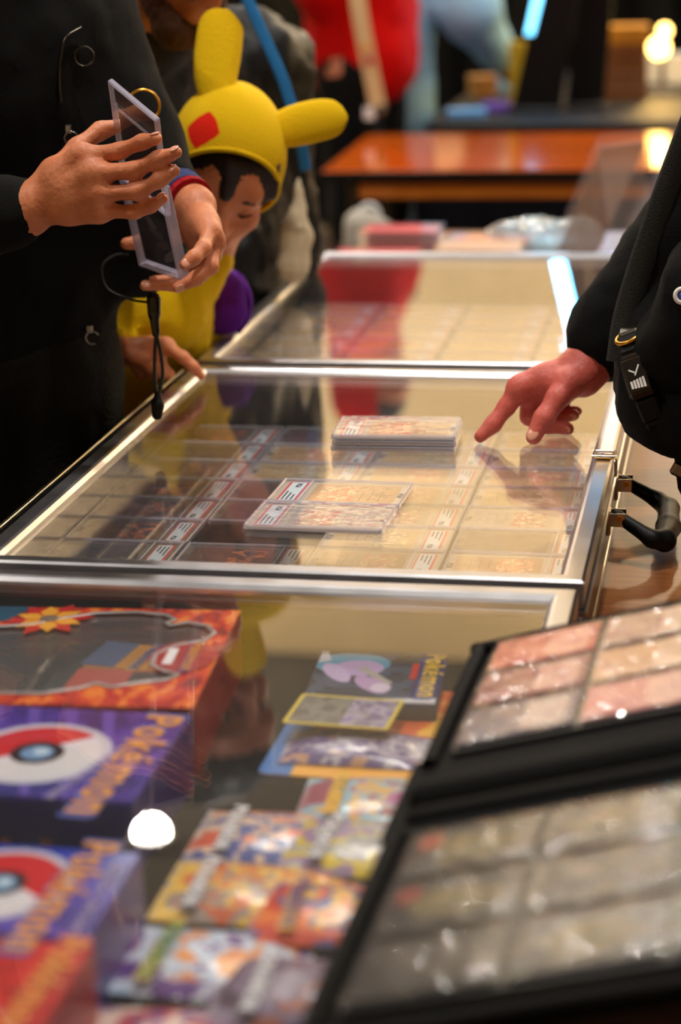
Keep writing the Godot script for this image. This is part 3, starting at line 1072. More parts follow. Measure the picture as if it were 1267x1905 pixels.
func fill_near_case() -> void:
	# 1: carton with a shaped window, flame print round it
	var o := thing("window_carton", "red flame printed carton with a shaped clear window and packs inside", "box", Vector3(0.132, TRAY, 0.207), 0.07)
	var H := 0.0583
	var hx := 0.125
	var hz := 0.113
	var dark := mat(Color(0.60, 0.12, 0.06), 0.5)
	var st := begin()
	for s in [-1, 1]:
		add_cbox(st, Vector3(2 * hx, H, 0.0012), 0.0003, Vector3(0, H / 2, s * (hz - 0.0006)))
		add_cbox(st, Vector3(0.0012, H, 2 * hz), 0.0003, Vector3(s * (hx - 0.0006), H / 2, 0))
	add_cbox(st, Vector3(2 * hx, 0.0012, 2 * hz), 0.0003, Vector3(0, 0.0006, 0))
	part(o, "carton_body", st.commit(), dark)
	part(o, "inner_tray", cbox(2 * hx - 0.006, 0.004, 2 * hz - 0.006, 0.001), mat(Color(0.24, 0.23, 0.22), 0.4), Vector3(0, 0.022, 0))
	var fl := pic(256, 232, Color(0.70, 0.15, 0.06))
	swirl(fl, 0, 0, 1, 1, [Color(0.50, 0.07, 0.05), Color(0.72, 0.14, 0.06), Color(0.86, 0.28, 0.08), Color(0.95, 0.52, 0.16), Color(0.78, 0.18, 0.08)], 0.014, 5)
	var flame := print_mat(fl, 0.25)
	var hole := PackedVector2Array()
	for p in [[-0.085, -0.058], [-0.05, -0.066], [-0.025, -0.085], [0.0, -0.098], [0.035, -0.102], [0.062, -0.096], [0.072, -0.084], [0.066, -0.076], [0.070, -0.070], [0.085, -0.078], [0.103, -0.070], [0.112, -0.052], [0.106, -0.034], [0.086, -0.022], [0.072, 0.0], [0.074, 0.025], [0.088, 0.038], [0.100, 0.044], [0.092, 0.056], [0.070, 0.064], [0.052, 0.074], [0.038, 0.066], [0.026, 0.078], [0.0, 0.090], [-0.05, 0.092], [-0.09, 0.080], [-0.104, 0.05], [-0.106, -0.02]]:
		hole.append(Vector2(p[0], p[1]))
	var pieces := []
	for s in [-1, 1]:
		var half := PackedVector2Array([Vector2(0.0, -hz), Vector2(s * hx, -hz), Vector2(s * hx, hz), Vector2(0.0, hz)])
		for r in Geometry2D.clip_polygons(half, hole):
			pieces.append(r)
	for r in pieces:
		part(o, "lid_panel", prism(r, H - 0.0008, H), flame)
	var edge := []
	for i in hole.size() + 1:
		edge.append(Vector3(hole[i % hole.size()].x, H + 0.0006, hole[i % hole.size()].y))
	part(o, "window_border", tube(edge, fill_array(0.0028, edge.size()), 6, 0.4), mat(Color(0.62, 0.60, 0.60), 0.35, 0.3))
	part(o, "window_film", prism(hole, H - 0.0022, H - 0.0018), M.film)
	# what shows through the window
	var cardm := mat(Color(0.78, 0.24, 0.06), 0.35)
	var cd := part(o, "promo_card", cbox(0.088, 0.001, 0.058, 0.0003), cardm, Vector3(0.050, 0.046, 0.034), Vector3(0, -0.06, 0))
	part(cd, "card_picture", box(0.036, 0.0006, 0.050), mat(Color(0.10, 0.06, 0.05), 0.3), Vector3(0.022, 0.0006, 0))
	part(cd, "picture_figure", prism(PackedVector2Array([Vector2(-0.012, 0.0), Vector2(-0.002, -0.012), Vector2(0.004, -0.004), Vector2(0.012, -0.01), Vector2(0.008, 0.006), Vector2(0.0, 0.014), Vector2(-0.006, 0.006)]), 0.0, 0.0004), mat(Color(0.60, 0.26, 0.12), 0.4), Vector3(0.022, 0.001, 0))
	var ip := part(o, "inner_pack", cbox(0.070, 0.010, 0.062, 0.003), mat(Color(0.86, 0.58, 0.08), 0.25), Vector3(0.045, 0.038, -0.036), Vector3(0, -0.2, 0))
	part(ip, "pack_panel", box(0.030, 0.0006, 0.056), mat(Color(0.30, 0.38, 0.56), 0.3), Vector3(-0.021, 0.0052, 0))
	lettering(ip, "Pokémon", 0.010, Vector3(0.012, 0.0052, 0), M.blue_print, 0.0, M.yellow_print, "pack_lettering")
	for k in 2:
		part(o, "inner_pack", cbox(0.06, 0.010, 0.075, 0.003), mat([Color(0.10, 0.09, 0.08), Color(0.14, 0.12, 0.11)][k], 0.22), Vector3(-0.055, 0.036, -0.04 + 0.075 * k), Vector3(0, 0.1 * k - 0.05, 0))
	# oval badge on the right, flower burst at the far left, strip with lettering at the left edge
	var ov := PackedVector2Array()
	for i in 28:
		ov.append(Vector2(0.0275 * cos(TAU * i / 28.0), 0.036 * sin(TAU * i / 28.0)))
	var bd := part(o, "badge", prism(ov, 0, 0.0012), mat(Color(0.66, 0.10, 0.06), 0.3), Vector3(0.096, H, 0.006))
	lettering(bd, "Pokémon", 0.0105, Vector3(0.008, 0.0012, 0), M.gold_print, 0.0, M.blue_print, "badge_lettering")
	part(bd, "badge_strip", box(0.008, 0.0004, 0.036), M.white_print, Vector3(-0.010, 0.0014, 0))
	for i in 12:
		var a := TAU * i / 12.0 + 0.2
		var L := 0.040 if i % 2 == 0 else 0.032
		part(o, "burst_petal", prism(PackedVector2Array([Vector2(0.0, 0.0), Vector2(L * 0.55, -0.0085), Vector2(L, 0.0), Vector2(L * 0.55, 0.0085)]), 0, 0.0010 + 0.0002 * (i % 2)), [mat(Color(0.76, 0.08, 0.06), 0.3), mat(Color(0.92, 0.66, 0.16), 0.3)][i % 2], Vector3(-0.038, H, -0.080), Vector3(0, a, 0))
	part(o, "burst_centre", lathe([[0.008, 0.0], [0.008, 0.0018], [0.0, 0.0024]], 16), mat(Color(0.45, 0.40, 0.36), 0.3), Vector3(-0.038, H, -0.080))
	part(o, "corner_patch", prism(PackedVector2Array([Vector2(-0.124, -0.112), Vector2(-0.06, -0.112), Vector2(-0.075, -0.075), Vector2(-0.124, -0.06)]), H, H + 0.0005), mat(Color(0.05, 0.30, 0.42), 0.3))
	var sp := part(o, "side_strip", cbox(0.034, 0.0012, 0.10, 0.0004), mat(Color(0.16, 0.08, 0.05), 0.3), Vector3(-0.102, H + 0.0008, -0.002), Vector3(0, 0.12, 0))
	lettering(sp, "PL", 0.016, Vector3(0, 0.0006, -0.02), M.white_print, PI, null, "strip_lettering")

	# 2: purple carton with the ball
	var im := pic(160, 200, Color(0.20, 0.13, 0.52))
	swirl(im, 0, 0, 1, 1, [Color(0.15, 0.10, 0.46), Color(0.24, 0.16, 0.58), Color(0.34, 0.24, 0.66), Color(0.12, 0.10, 0.50)], 0.006, 12)
	for k in 4:
		var v0 := 0.30 + 0.15 * k
		poly(im, [[0.0, v0], [1.0, v0 - 0.22], [1.0, v0 - 0.19], [0.0, v0 + 0.05]], Color(0.38, 0.29, 0.70))
	poly(im, [[0.55, 1.0], [0.75, 0.55], [1.0, 0.42], [1.0, 1.0]], Color(0.07, 0.10, 0.50))
	ball_print(im, 0.53, 0.47, 0.30, 0.24, 0.9)
	var b2 := carton("card_carton", "purple printed carton with a red and white ball and gold lettering", Vector3(0.167, 0, 0.403), 0.200, 0.160, -0.012, mat(Color(0.18, 0.12, 0.48), 0.35), print_mat(im, 0.22))
	lettering(b2, "Pokémon", 0.030, Vector3(0.076, 0.0583, 0.014), M.gold_print, -0.06, M.blue_print)
	lettering(b2, "TRADING CARD GAME", 0.0070, Vector3(0.052, 0.0583, 0.036), M.lilac_print, -0.28, null, "small_lettering")
	for k in 6:
		part(b2, "side_emblem", prism(PackedVector2Array([Vector2(-0.004, -0.004), Vector2(0.004, -0.004), Vector2(0.005, 0.004), Vector2(-0.005, 0.004)]), 0, 0.0004), M.gold_print, Vector3(-0.085 + 0.030 * k, 0.022, 0.0802), Vector3(PI / 2, 0, 0))

	# 3: blue violet carton
	im = pic(120, 150, Color(0.22, 0.20, 0.66))
	swirl(im, 0, 0, 1, 1, [Color(0.20, 0.19, 0.64), Color(0.27, 0.24, 0.70), Color(0.17, 0.16, 0.58)], 0.006, 14)
	rect(im, 0.0, 0.0, 0.10, 1.0, Color(0.10, 0.22, 0.72))
	ball_print(im, 0.45, 0.48, 0.36, 0.25, 2.2)
	var b3 := carton("card_carton", "small blue violet carton with a ball emblem and gold lettering", Vector3(0.2145, 0, 0.616), 0.160, 0.118, -0.012, mat(Color(0.22, 0.20, 0.62), 0.35), print_mat(im, 0.22))
	lettering(b3, "Pokémon", 0.025, Vector3(0.047, 0.0583, 0.004), M.gold_print, -0.05, M.blue_print)
	lettering(b3, "TRADING CARD GAME", 0.0065, Vector3(0.070, 0.0583, 0.010), M.lilac_print, 0.0, null, "small_lettering")

	# 4: red carton, cut by the frame
	im = pic(90, 150, Color(0.74, 0.10, 0.07))
	swirl(im, 0, 0, 1, 1, [Color(0.72, 0.09, 0.06), Color(0.80, 0.13, 0.08), Color(0.66, 0.08, 0.06)], 0.008, 15)
	swirl(im, 0.2, 0.35, 1, 1, [Color(0.06, 0.05, 0.05), Color(0.14, 0.10, 0.08), Color(0.10, 0.07, 0.05), Color(0.30, 0.22, 0.12)], 0.014, 16)
	var b4 := carton("card_carton", "bright red carton with gold lettering beside the blue violet one", Vector3(0.2205, 0, 0.728), 0.160, 0.098, -0.012, mat(Color(0.72, 0.10, 0.07), 0.35), print_mat(im, 0.22))
	lettering(b4, "Pokémon", 0.019, Vector3(0.064, 0.0583, 0.002), M.gold_print, -0.05, M.label_red)

	# blister backing, its box, and the loose card on it
	im = pic(120, 90, Color(0.93, 0.55, 0.25))
	swirl(im, 0, 0, 1, 1, [Color(0.95, 0.60, 0.30), Color(0.90, 0.42, 0.20), Color(0.96, 0.72, 0.24)], 0.008, 18)
	rect(im, 0.8, 0.0, 0.2, 1.0, Color(0.94, 0.66, 0.10))
	rect(im, 0.45, 0.80, 0.55, 0.20, Color(0.10, 0.42, 0.72))
	var bb := thing("blister_card", "orange and blue cardboard backing sheet lying under a flat box", "backing card", Vector3(0.376, TRAY, 0.204), -0.02)
	st = begin()
	var rr := round_rect(0.130, 0.190, 0.008)
	part(bb, "backing_sheet", rotated_prism(rr, 0.0, 0.0012), print_mat(im, 0.3))
	im = pic(150, 120, Color(0.22, 0.25, 0.32))
	swirl(im, 0, 0, 1, 1, [Color(0.20, 0.23, 0.30), Color(0.26, 0.32, 0.42), Color(0.16, 0.17, 0.24)], 0.006, 19)
	rect(im, 0, 0, 1, 0.20, Color(0.13, 0.16, 0.42))
	ell(im, 0.25, 0.72, 0.22, 0.30, Color(0.36, 0.62, 0.76))
	ell(im, 0.34, 0.66, 0.16, 0.20, Color(0.76, 0.66, 0.84), 0.5)
	ell(im, 0.44, 0.82, 0.20, 0.09, Color(0.80, 0.72, 0.88), -0.4)
	ell(im, 0.66, 0.52, 0.19, 0.10, Color(0.74, 0.62, 0.80), -0.5)
	ell(im, 0.72, 0.44, 0.09, 0.08, Color(0.86, 0.80, 0.90))
	poly(im, [[0.30, 0.62], [0.62, 0.36], [0.66, 0.40], [0.36, 0.68]], Color(0.70, 0.68, 0.66))
	poly(im, [[0.0, 0.95], [0.2, 0.90], [0.25, 1.0], [0.0, 1.0]], Color(0.80, 0.80, 0.84))
	poly(im, [[0.9, 0.0], [1.0, 0.0], [1.0, 0.4], [0.93, 0.4]], Color(0.88, 0.88, 0.90))
	var fb := carton("flat_box", "dark blue flat box with lilac art and yellow lettering", Vector3(0.374, 0, 0.122), 0.112, 0.118, -0.055, mat(Color(0.20, 0.24, 0.40), 0.35), print_mat(im, 0.2), 0.05)
	fb.position.y = TRAY + 0.0014
	lettering(fb, "Pokémon", 0.017, Vector3(0.046, 0.0156, -0.004), M.yellow_print, 0.0, M.blue_print)
	part(fb, "red_tag", box(0.006, 0.0004, 0.036), M.label_red, Vector3(0.031, 0.0158, -0.012))
	foil_pack("violet and silver foil pack lying on the orange backing sheet", Vector3(0.380, TRAY + 0.0016, 0.247), 0.118, 0.064, 0.0, Color(0.42, 0.38, 0.52), [Color(0.24, 0.16, 0.46), Color(0.60, 0.55, 0.66), Color(0.74, 0.72, 0.78), Color(0.40, 0.34, 0.56), Color(0.78, 0.60, 0.48)], 33, "", M.gold_print, null, 0.009)
	var lc := thing("loose_card", "grey trading card with a yellow border lying on the flat box", "trading card", Vector3(0.362, TRAY + 0.0190, 0.209), -0.06)
	part(lc, "card_border", prism(round_rect(0.087, 0.063, 0.003), 0, 0.0005), mat(Color(0.86, 0.76, 0.16), 0.3))
	im = pic(96, 64, Color(0.45, 0.44, 0.42))
	swirl(im, 0, 0, 0.52, 1, [Color(0.42, 0.41, 0.38), Color(0.50, 0.49, 0.45), Color(0.36, 0.34, 0.32)], 0.010, 26)
	swirl(im, 0.54, 0, 1, 1, [Color(0.52, 0.44, 0.66), Color(0.70, 0.66, 0.76), Color(0.60, 0.58, 0.62), Color(0.44, 0.38, 0.56)], 0.014, 27)
	part(lc, "card_face", prism(round_rect(0.080, 0.056, 0.002), 0.0005, 0.0007), print_mat(im, 0.25))

	# foil packs, shingled towards the near right corner
	var F := [
		["foil pack with scratched red and blue art and white lettering", 0.350, 0.412, 0.0, Color(0.80, 0.62, 0.52), [Color(0.86, 0.32, 0.20), Color(0.90, 0.78, 0.68), Color(0.20, 0.30, 0.62), Color(0.78, 0.70, 0.66), Color(0.92, 0.52, 0.36)], "POKéMON", 0],
		["pink and violet foil pack with yellow lettering", 0.415, 0.345, 0.0015, Color(0.62, 0.50, 0.60), [Color(0.70, 0.24, 0.56), Color(0.68, 0.66, 0.72), Color(0.88, 0.68, 0.34), Color(0.56, 0.74, 0.82), Color(0.62, 0.32, 0.40)], "POKéMON", 1],
		["silver foil pack with yellow art and white lettering", 0.424, 0.432, 0.007, Color(0.58, 0.58, 0.56), [Color(0.50, 0.50, 0.50), Color(0.70, 0.70, 0.68), Color(0.88, 0.78, 0.20), Color(0.62, 0.52, 0.68), Color(0.74, 0.74, 0.72)], "POKéMON", 0],
		["golden orange foil pack with white lettering", 0.352, 0.505, 0.004, Color(0.86, 0.58, 0.28), [Color(0.90, 0.66, 0.34), Color(0.86, 0.46, 0.22), Color(0.94, 0.76, 0.30), Color(0.62, 0.56, 0.52), Color(0.80, 0.36, 0.16)], "POKéMON", 0],
		["orange foil pack with red and blue figures and purple lettering", 0.424, 0.535, 0.010, Color(0.92, 0.46, 0.18), [Color(0.94, 0.50, 0.22), Color(0.84, 0.26, 0.14), Color(0.30, 0.36, 0.60), Color(0.96, 0.74, 0.24), Color(0.94, 0.56, 0.34)], "POKéMON", 2],
		["sky blue and amber foil pack with green lettering", 0.350, 0.602, 0.004, Color(0.70, 0.78, 0.88), [Color(0.94, 0.62, 0.12), Color(0.92, 0.52, 0.08), Color(0.70, 0.80, 0.92), Color(0.84, 0.88, 0.94), Color(0.40, 0.24, 0.56)], "POKéMON", 3],
		["brown and violet foil pack with pale lettering", 0.424, 0.640, 0.010, Color(0.42, 0.32, 0.40), [Color(0.56, 0.26, 0.16), Color(0.40, 0.32, 0.46), Color(0.52, 0.46, 0.56), Color(0.30, 0.22, 0.32)], "POKéMON", 0],
		["purple and red foil pack with a white patch", 0.350, 0.700, 0.004, Color(0.50, 0.24, 0.46), [Color(0.34, 0.12, 0.50), Color(0.70, 0.14, 0.22), Color(0.88, 0.76, 0.70), Color(0.42, 0.18, 0.56)], "", 0],
	]
	M.purple_print = mat(Color(0.40, 0.16, 0.46), 0.4)
	M.green_print = mat(Color(0.30, 0.55, 0.14), 0.4)
	M.grey_print = mat(Color(0.30, 0.32, 0.40), 0.4)
	var tm := [M.white_print, M.yellow_print, M.purple_print, M.green_print]
	var tb := [M.grey_print, M.gold_print, M.yellow_print, M.yellow_print]
	for i in F.size():
		var f: Array = F[i]
		var p := foil_pack(f[0], Vector3(f[1], TRAY + 0.0002 + f[3], f[2]), 0.122, 0.086, 0.05 * sin(i * 2.1), f[4], f[5], 70 + i, f[6], tm[f[7]], tb[f[7]], 0.009)
		if f[3] > 0.005:
			p.rotation.z = 0.0

func rotated_prism(outline: PackedVector2Array, y0: float, y1: float) -> ArrayMesh:
	# as prism(), but the print reads along +z with its top towards +x
	var m := prism(outline, y0, y1)
	var a := m.surface_get_arrays(0)
	var uv: PackedVector2Array = a[Mesh.ARRAY_TEX_UV]
	for i in uv.size():
		uv[i] = Vector2(uv[i].y, 1.0 - uv[i].x)
	a[Mesh.ARRAY_TEX_UV] = uv
	var out := ArrayMesh.new()
	out.add_surface_from_arrays(Mesh.PRIMITIVE_TRIANGLES, a)
	return out

# ---------------------------------------------------------------- the open zip binder, tipped up on the right
func build_binder() -> void:
	var o := thing("card_binder", "open black zip binder with clear pocket pages, tipped up on the case edge", "binder", Vector3(0.477, 0.010, 0.512))
	o.rotation = Vector3(0, -0.036, 0.272)
	var cover := mat(Color(0.030, 0.030, 0.033), 0.7, 0.0, 0.25)
	cover.uv1_triplanar = true
	cover.uv1_scale = Vector3.ONE * 12
	cover.normal_enabled = true
	cover.normal_texture = M.weave
	cover.normal_scale = 0.5
	var W := 0.275
	for s in [-1, 1]:
		var zc: float = -0.171 if s < 0 else 0.183
		var zl := 0.232 if s < 0 else 0.255
		part(o, "cover_board", prism(shifted(round_rect(W + 0.018, zl, 0.022), Vector2(W / 2 - 0.003, zc)), 0.0, 0.006), cover)
		# zip lip along the three open sides
		var lip := []
		var z_in: float = zc - s * zl / 2
		var z_out: float = zc + s * (zl / 2 - 0.006)
		for p in [Vector3(-0.008, 0.009, z_in), Vector3(-0.008, 0.009, z_out - s * 0.02), Vector3(-0.001, 0.009, z_out), Vector3(W * 0.5, 0.010, z_out), Vector3(W, 0.010, z_out), Vector3(W + 0.003, 0.010, z_out - s * 0.02), Vector3(W + 0.003, 0.010, z_in)]:
			lip.append(p)
		part(o, "zip_lip", tube(smooth(lip, 4), fill_array(0.0062, 25), 8, 0.8), cover)
	part(o, "spine", prism(shifted(round_rect(W + 0.03, 0.13, 0.01), Vector2(W / 2 - 0.006, -0.006)), 0.0, 0.007), cover)
	part(o, "spine_ridge", flesh_mesh([[Vector3(0.0, 0.006, 0.0), Vector3(W - 0.012, 0.006, 0.0), 0.013, 0.013], [Vector3(0.0, 0.004, 0.03), Vector3(W - 0.012, 0.004, 0.03), 0.010, 0.010]], 0.005, 0.004), cover)
	# pages and cards
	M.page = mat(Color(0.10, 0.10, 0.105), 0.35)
	var crinkle := noise_tex(0.02, 256, 3, true, 10.0, Color.BLACK, Color.WHITE, 44)
	M.pocket = pane(0.03, Color(1, 1, 1), 0.03)
	M.pocket.normal_enabled = true
	M.pocket.normal_texture = crinkle
	M.pocket.normal_scale = 0.3
	M.pocket.metallic_specular = 0.5
	M.pocket.uv1_triplanar = true
	M.pocket.uv1_scale = Vector3(9, 9, 9)
	var far_cols := [Color(0.66, 0.16, 0.16), Color(0.72, 0.42, 0.44), Color(0.46, 0.12, 0.22), Color(0.62, 0.48, 0.44), Color(0.34, 0.30, 0.40), Color(0.70, 0.52, 0.40)]
	for s in [-1, 1]:
		var z0: float = -0.280 if s < 0 else 0.066
		var pw := 0.216
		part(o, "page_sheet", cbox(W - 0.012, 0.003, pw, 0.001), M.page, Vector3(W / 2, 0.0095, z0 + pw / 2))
		for r in 3:
			for c in 3:
				var at := Vector3(0.050 + 0.088 * c, 0.0128, z0 + 0.037 + 0.071 * r)
				part(o, "pocket_film", pocket_mesh(0.087, 0.0695, r * 3 + c + s), M.pocket, at + Vector3(0, 0.0012, 0))
				var cm := thing("pocket_card", ["trading card with a bright band in a dark pocket of the binder's front page", "", "reddish trading card in a clear pocket of the binder's back page"][1 - s], "trading card", Vector3.ZERO, 0.0, ["cards in the front page of the binder", "", "cards in the back page of the binder"][1 - s])
				cm.transform = o.transform * Transform3D(Basis.IDENTITY, at)
				if s < 0:
					var col: Color = far_cols[(r * 2 + c * 3) % 6]
					part(cm, "card_body", cbox(0.082, 0.0009, 0.060, 0.0003), mat(col, 0.3))
					part(cm, "card_picture", box(0.032, 0.0004, 0.050), mat(col.lerp(Color(0.85, 0.75, 0.68), 0.6), 0.3), Vector3(0.018, 0.0005, 0))
				else:
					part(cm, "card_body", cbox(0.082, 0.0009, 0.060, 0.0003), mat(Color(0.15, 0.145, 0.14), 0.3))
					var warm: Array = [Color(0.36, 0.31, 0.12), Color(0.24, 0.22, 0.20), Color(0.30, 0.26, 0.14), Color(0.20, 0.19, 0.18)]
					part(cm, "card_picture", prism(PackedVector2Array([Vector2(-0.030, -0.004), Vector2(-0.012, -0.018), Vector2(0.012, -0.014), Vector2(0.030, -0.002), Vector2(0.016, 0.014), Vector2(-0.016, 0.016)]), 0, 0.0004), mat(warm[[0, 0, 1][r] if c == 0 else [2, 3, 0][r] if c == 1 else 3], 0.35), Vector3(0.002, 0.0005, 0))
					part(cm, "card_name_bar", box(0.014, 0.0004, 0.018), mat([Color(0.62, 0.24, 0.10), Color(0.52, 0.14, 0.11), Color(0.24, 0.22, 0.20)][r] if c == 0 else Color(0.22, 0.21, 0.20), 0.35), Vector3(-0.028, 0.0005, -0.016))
	# cardboard carton that props the right side up
	var bx := thing("prop_carton", "plain brown cardboard carton propping up the black binder", "box", Vector3(0.720, TABLE_Y, 0.49))
	part(bx, "carton_body", cbox(0.10, 0.130, 0.30, 0.002), M.cardboard, Vector3(0, 0.065, 0))
	part(bx, "tape_strip", box(0.03, 0.0006, 0.301), mat(Color(0.72, 0.58, 0.38), 0.3), Vector3(0, 0.1304, 0))

func shifted(pp: PackedVector2Array, d: Vector2) -> PackedVector2Array:
	var out := PackedVector2Array()
	for p in pp:
		out.append(p + d)
	return out

func pocket_mesh(x: float, z: float, sd: int) -> ArrayMesh:
	var st := begin()
	var n := 14
	var P := []
	for i in n + 1:
		var row := []
		for j in n + 1:
			var a := (float(i) / n - 0.5) * x
			var b := (float(j) / n - 0.5) * z
			var e := 0.0 if i == 0 or j == 0 or i == n or j == n else 1.0
			row.append(Vector3(a, e * (0.0008 + 0.0010 * wob.get_noise_3d(a * 26, b * 60, sd * 3.1)), b))
		P.append(row)
	for i in n:
		for j in n:
			var ns := []
			for q in [[i, j], [i + 1, j], [i + 1, j + 1], [i, j + 1]]:
				var nn: Vector3 = (P[q[0]][mini(q[1] + 1, n)] - P[q[0]][maxi(q[1] - 1, 0)]).cross(P[mini(q[0] + 1, n)][q[1]] - P[maxi(q[0] - 1, 0)][q[1]])
				ns.append(nn.normalized() * (-1.0 if nn.y < 0 else 1.0))
			tri(st, P[i][j], P[i + 1][j], P[i + 1][j + 1], ns[0], ns[1], ns[2])
			tri(st, P[i][j], P[i + 1][j + 1], P[i][j + 1], ns[0], ns[2], ns[3])
	return st.commit()

# ---------------------------------------------------------------- behind the cases, still on the long table
func build_far_end() -> void:
	var pink := [Color(0.86, 0.42, 0.44), Color(0.80, 0.30, 0.32), Color(0.82, 0.20, 0.16), Color(0.76, 0.60, 0.58)]
	var spots := [[0.045, -1.79, 0, 5], [0.060, -1.98, 3, 6], [0.225, -1.79, 2, 6], [0.225, -1.95, 1, 5]]
	for i in spots.size():
		var s: Array = spots[i]
		for k in s[3]:
			var o := thing("card_holder", "stiff clear card holder with a pink card, %s pile behind the far case" % ["left front", "left rear", "right front", "right rear"][i], "card holder", Vector3(s[0] + rng.randf_range(-0.002, 0.002), TABLE_Y + 0.0128 * k, s[1] + rng.randf_range(-0.002, 0.002)), rng.randf_range(-0.04, 0.04), "piles of clear card holders behind the far case")
			part(o, "clear_case", box(0.150, 0.012, 0.10), M.acrylic, Vector3(0, 0.0062, 0))
			part(o, "card", cbox(0.138, 0.0016, 0.088, 0.0005), mat(pink[(s[2] + k % 2) % 4], 0.35), Vector3(0, 0.0088, 0))
	var bag := thing("plastic_bag", "crumpled clear plastic bag tinted blue white behind the far case", "plastic bag", Vector3(0.31, TABLE_Y, -1.99))
	var bones := []
	for k in 7:
		bones.append([Vector3(-0.07 + 0.023 * k, 0.045, 0.03 * sin(k * 2.0)), Vector3(-0.05 + 0.023 * k, 0.058, 0.03 * cos(k * 1.7)), 0.035, 0.028])
	part(bag, "bag_film", flesh_mesh(bones, 0.008, 0.008, 0.010, 40.0), pane(0.35, Color(0.75, 0.86, 0.92), 0.12))
	part(bag, "bag_contents", cbox(0.15, 0.05, 0.07, 0.01), mat(Color(0.62, 0.74, 0.80), 0.3), Vector3(0.0, 0.026, 0.0))
	# leaning clear display stands
	for k in 2:
		var st := thing("display_stand", ["broad clear acrylic stand leaning back at the end of the far case", "narrow clear acrylic stand behind the broad leaning one"][k], "display stand", Vector3(0.375 + 0.115 * k, TABLE_Y, -1.86 - 0.13 * k), -0.75)
		var lean := Vector3(0, 0, -0.52)
		part(st, "back_plate", box(0.006, 0.300, 0.12), M.acrylic, Vector3(0.062, 0.138, 0), lean)
		part(st, "panel", cbox(0.003, 0.25, 0.10, 0.001), pane([0.45, 0.35][k], [Color(0.72, 0.66, 0.62), Color(0.60, 0.74, 0.84)][k], 0.08), Vector3(0.070, 0.140, 0), lean)
		part(st, "front_lip", box(0.03, 0.004, 0.11), M.acrylic, Vector3(-0.024, 0.004, 0))
		part(st, "strut", box(0.005, 0.26, 0.10), M.acrylic, Vector3(0.150, 0.128, 0), Vector3(0, 0, 0.22))
		part(st, "foot", box(0.17, 0.003, 0.11), M.acrylic, Vector3(0.055, 0.0016, 0))

# ---------------------------------------------------------------- further tables
func upright(pts: Array, th: float) -> ArrayMesh:   # outline in x, y, standing, th thick
	var pp := PackedVector2Array()
	for p in pts:
		pp.append(Vector2(p[0], -p[1]))
	var m := prism(pp, -th / 2, th / 2)
	var st := begin()
	st.append_from(m, 0, Transform3D(Basis(Vector3.RIGHT, PI / 2), Vector3.ZERO))
	return st.commit()

func led_strip(o: Node3D, a: Vector2, b: Vector2, wa: float, wb: float, c: Color, e: float) -> void:
	part(o, "lit_screen", upright([[a.x - wa / 2, a.y], [a.x + wa / 2, a.y], [b.x + wb / 2, b.y], [b.x - wb / 2, b.y]], 0.006), glow(c, e), Vector3(0, 0, 0.019))
	var l := AreaLight3D.new()
	l.name = "screen_light"
	l.area_size = Vector2((wa + wb) / 2, (b - a).length())
	l.light_color = c
	l.light_energy = 0.12
	l.area_range = 8.0
	l.area_attenuation = 2.0
	l.shadow_enabled = true
	o.add_child(l)
	l.position = Vector3((a.x + b.x) / 2, (a.y + b.y) / 2, 0.026)
	l.rotation = Vector3(0, PI, atan2(b.x - a.x, b.y - a.y))

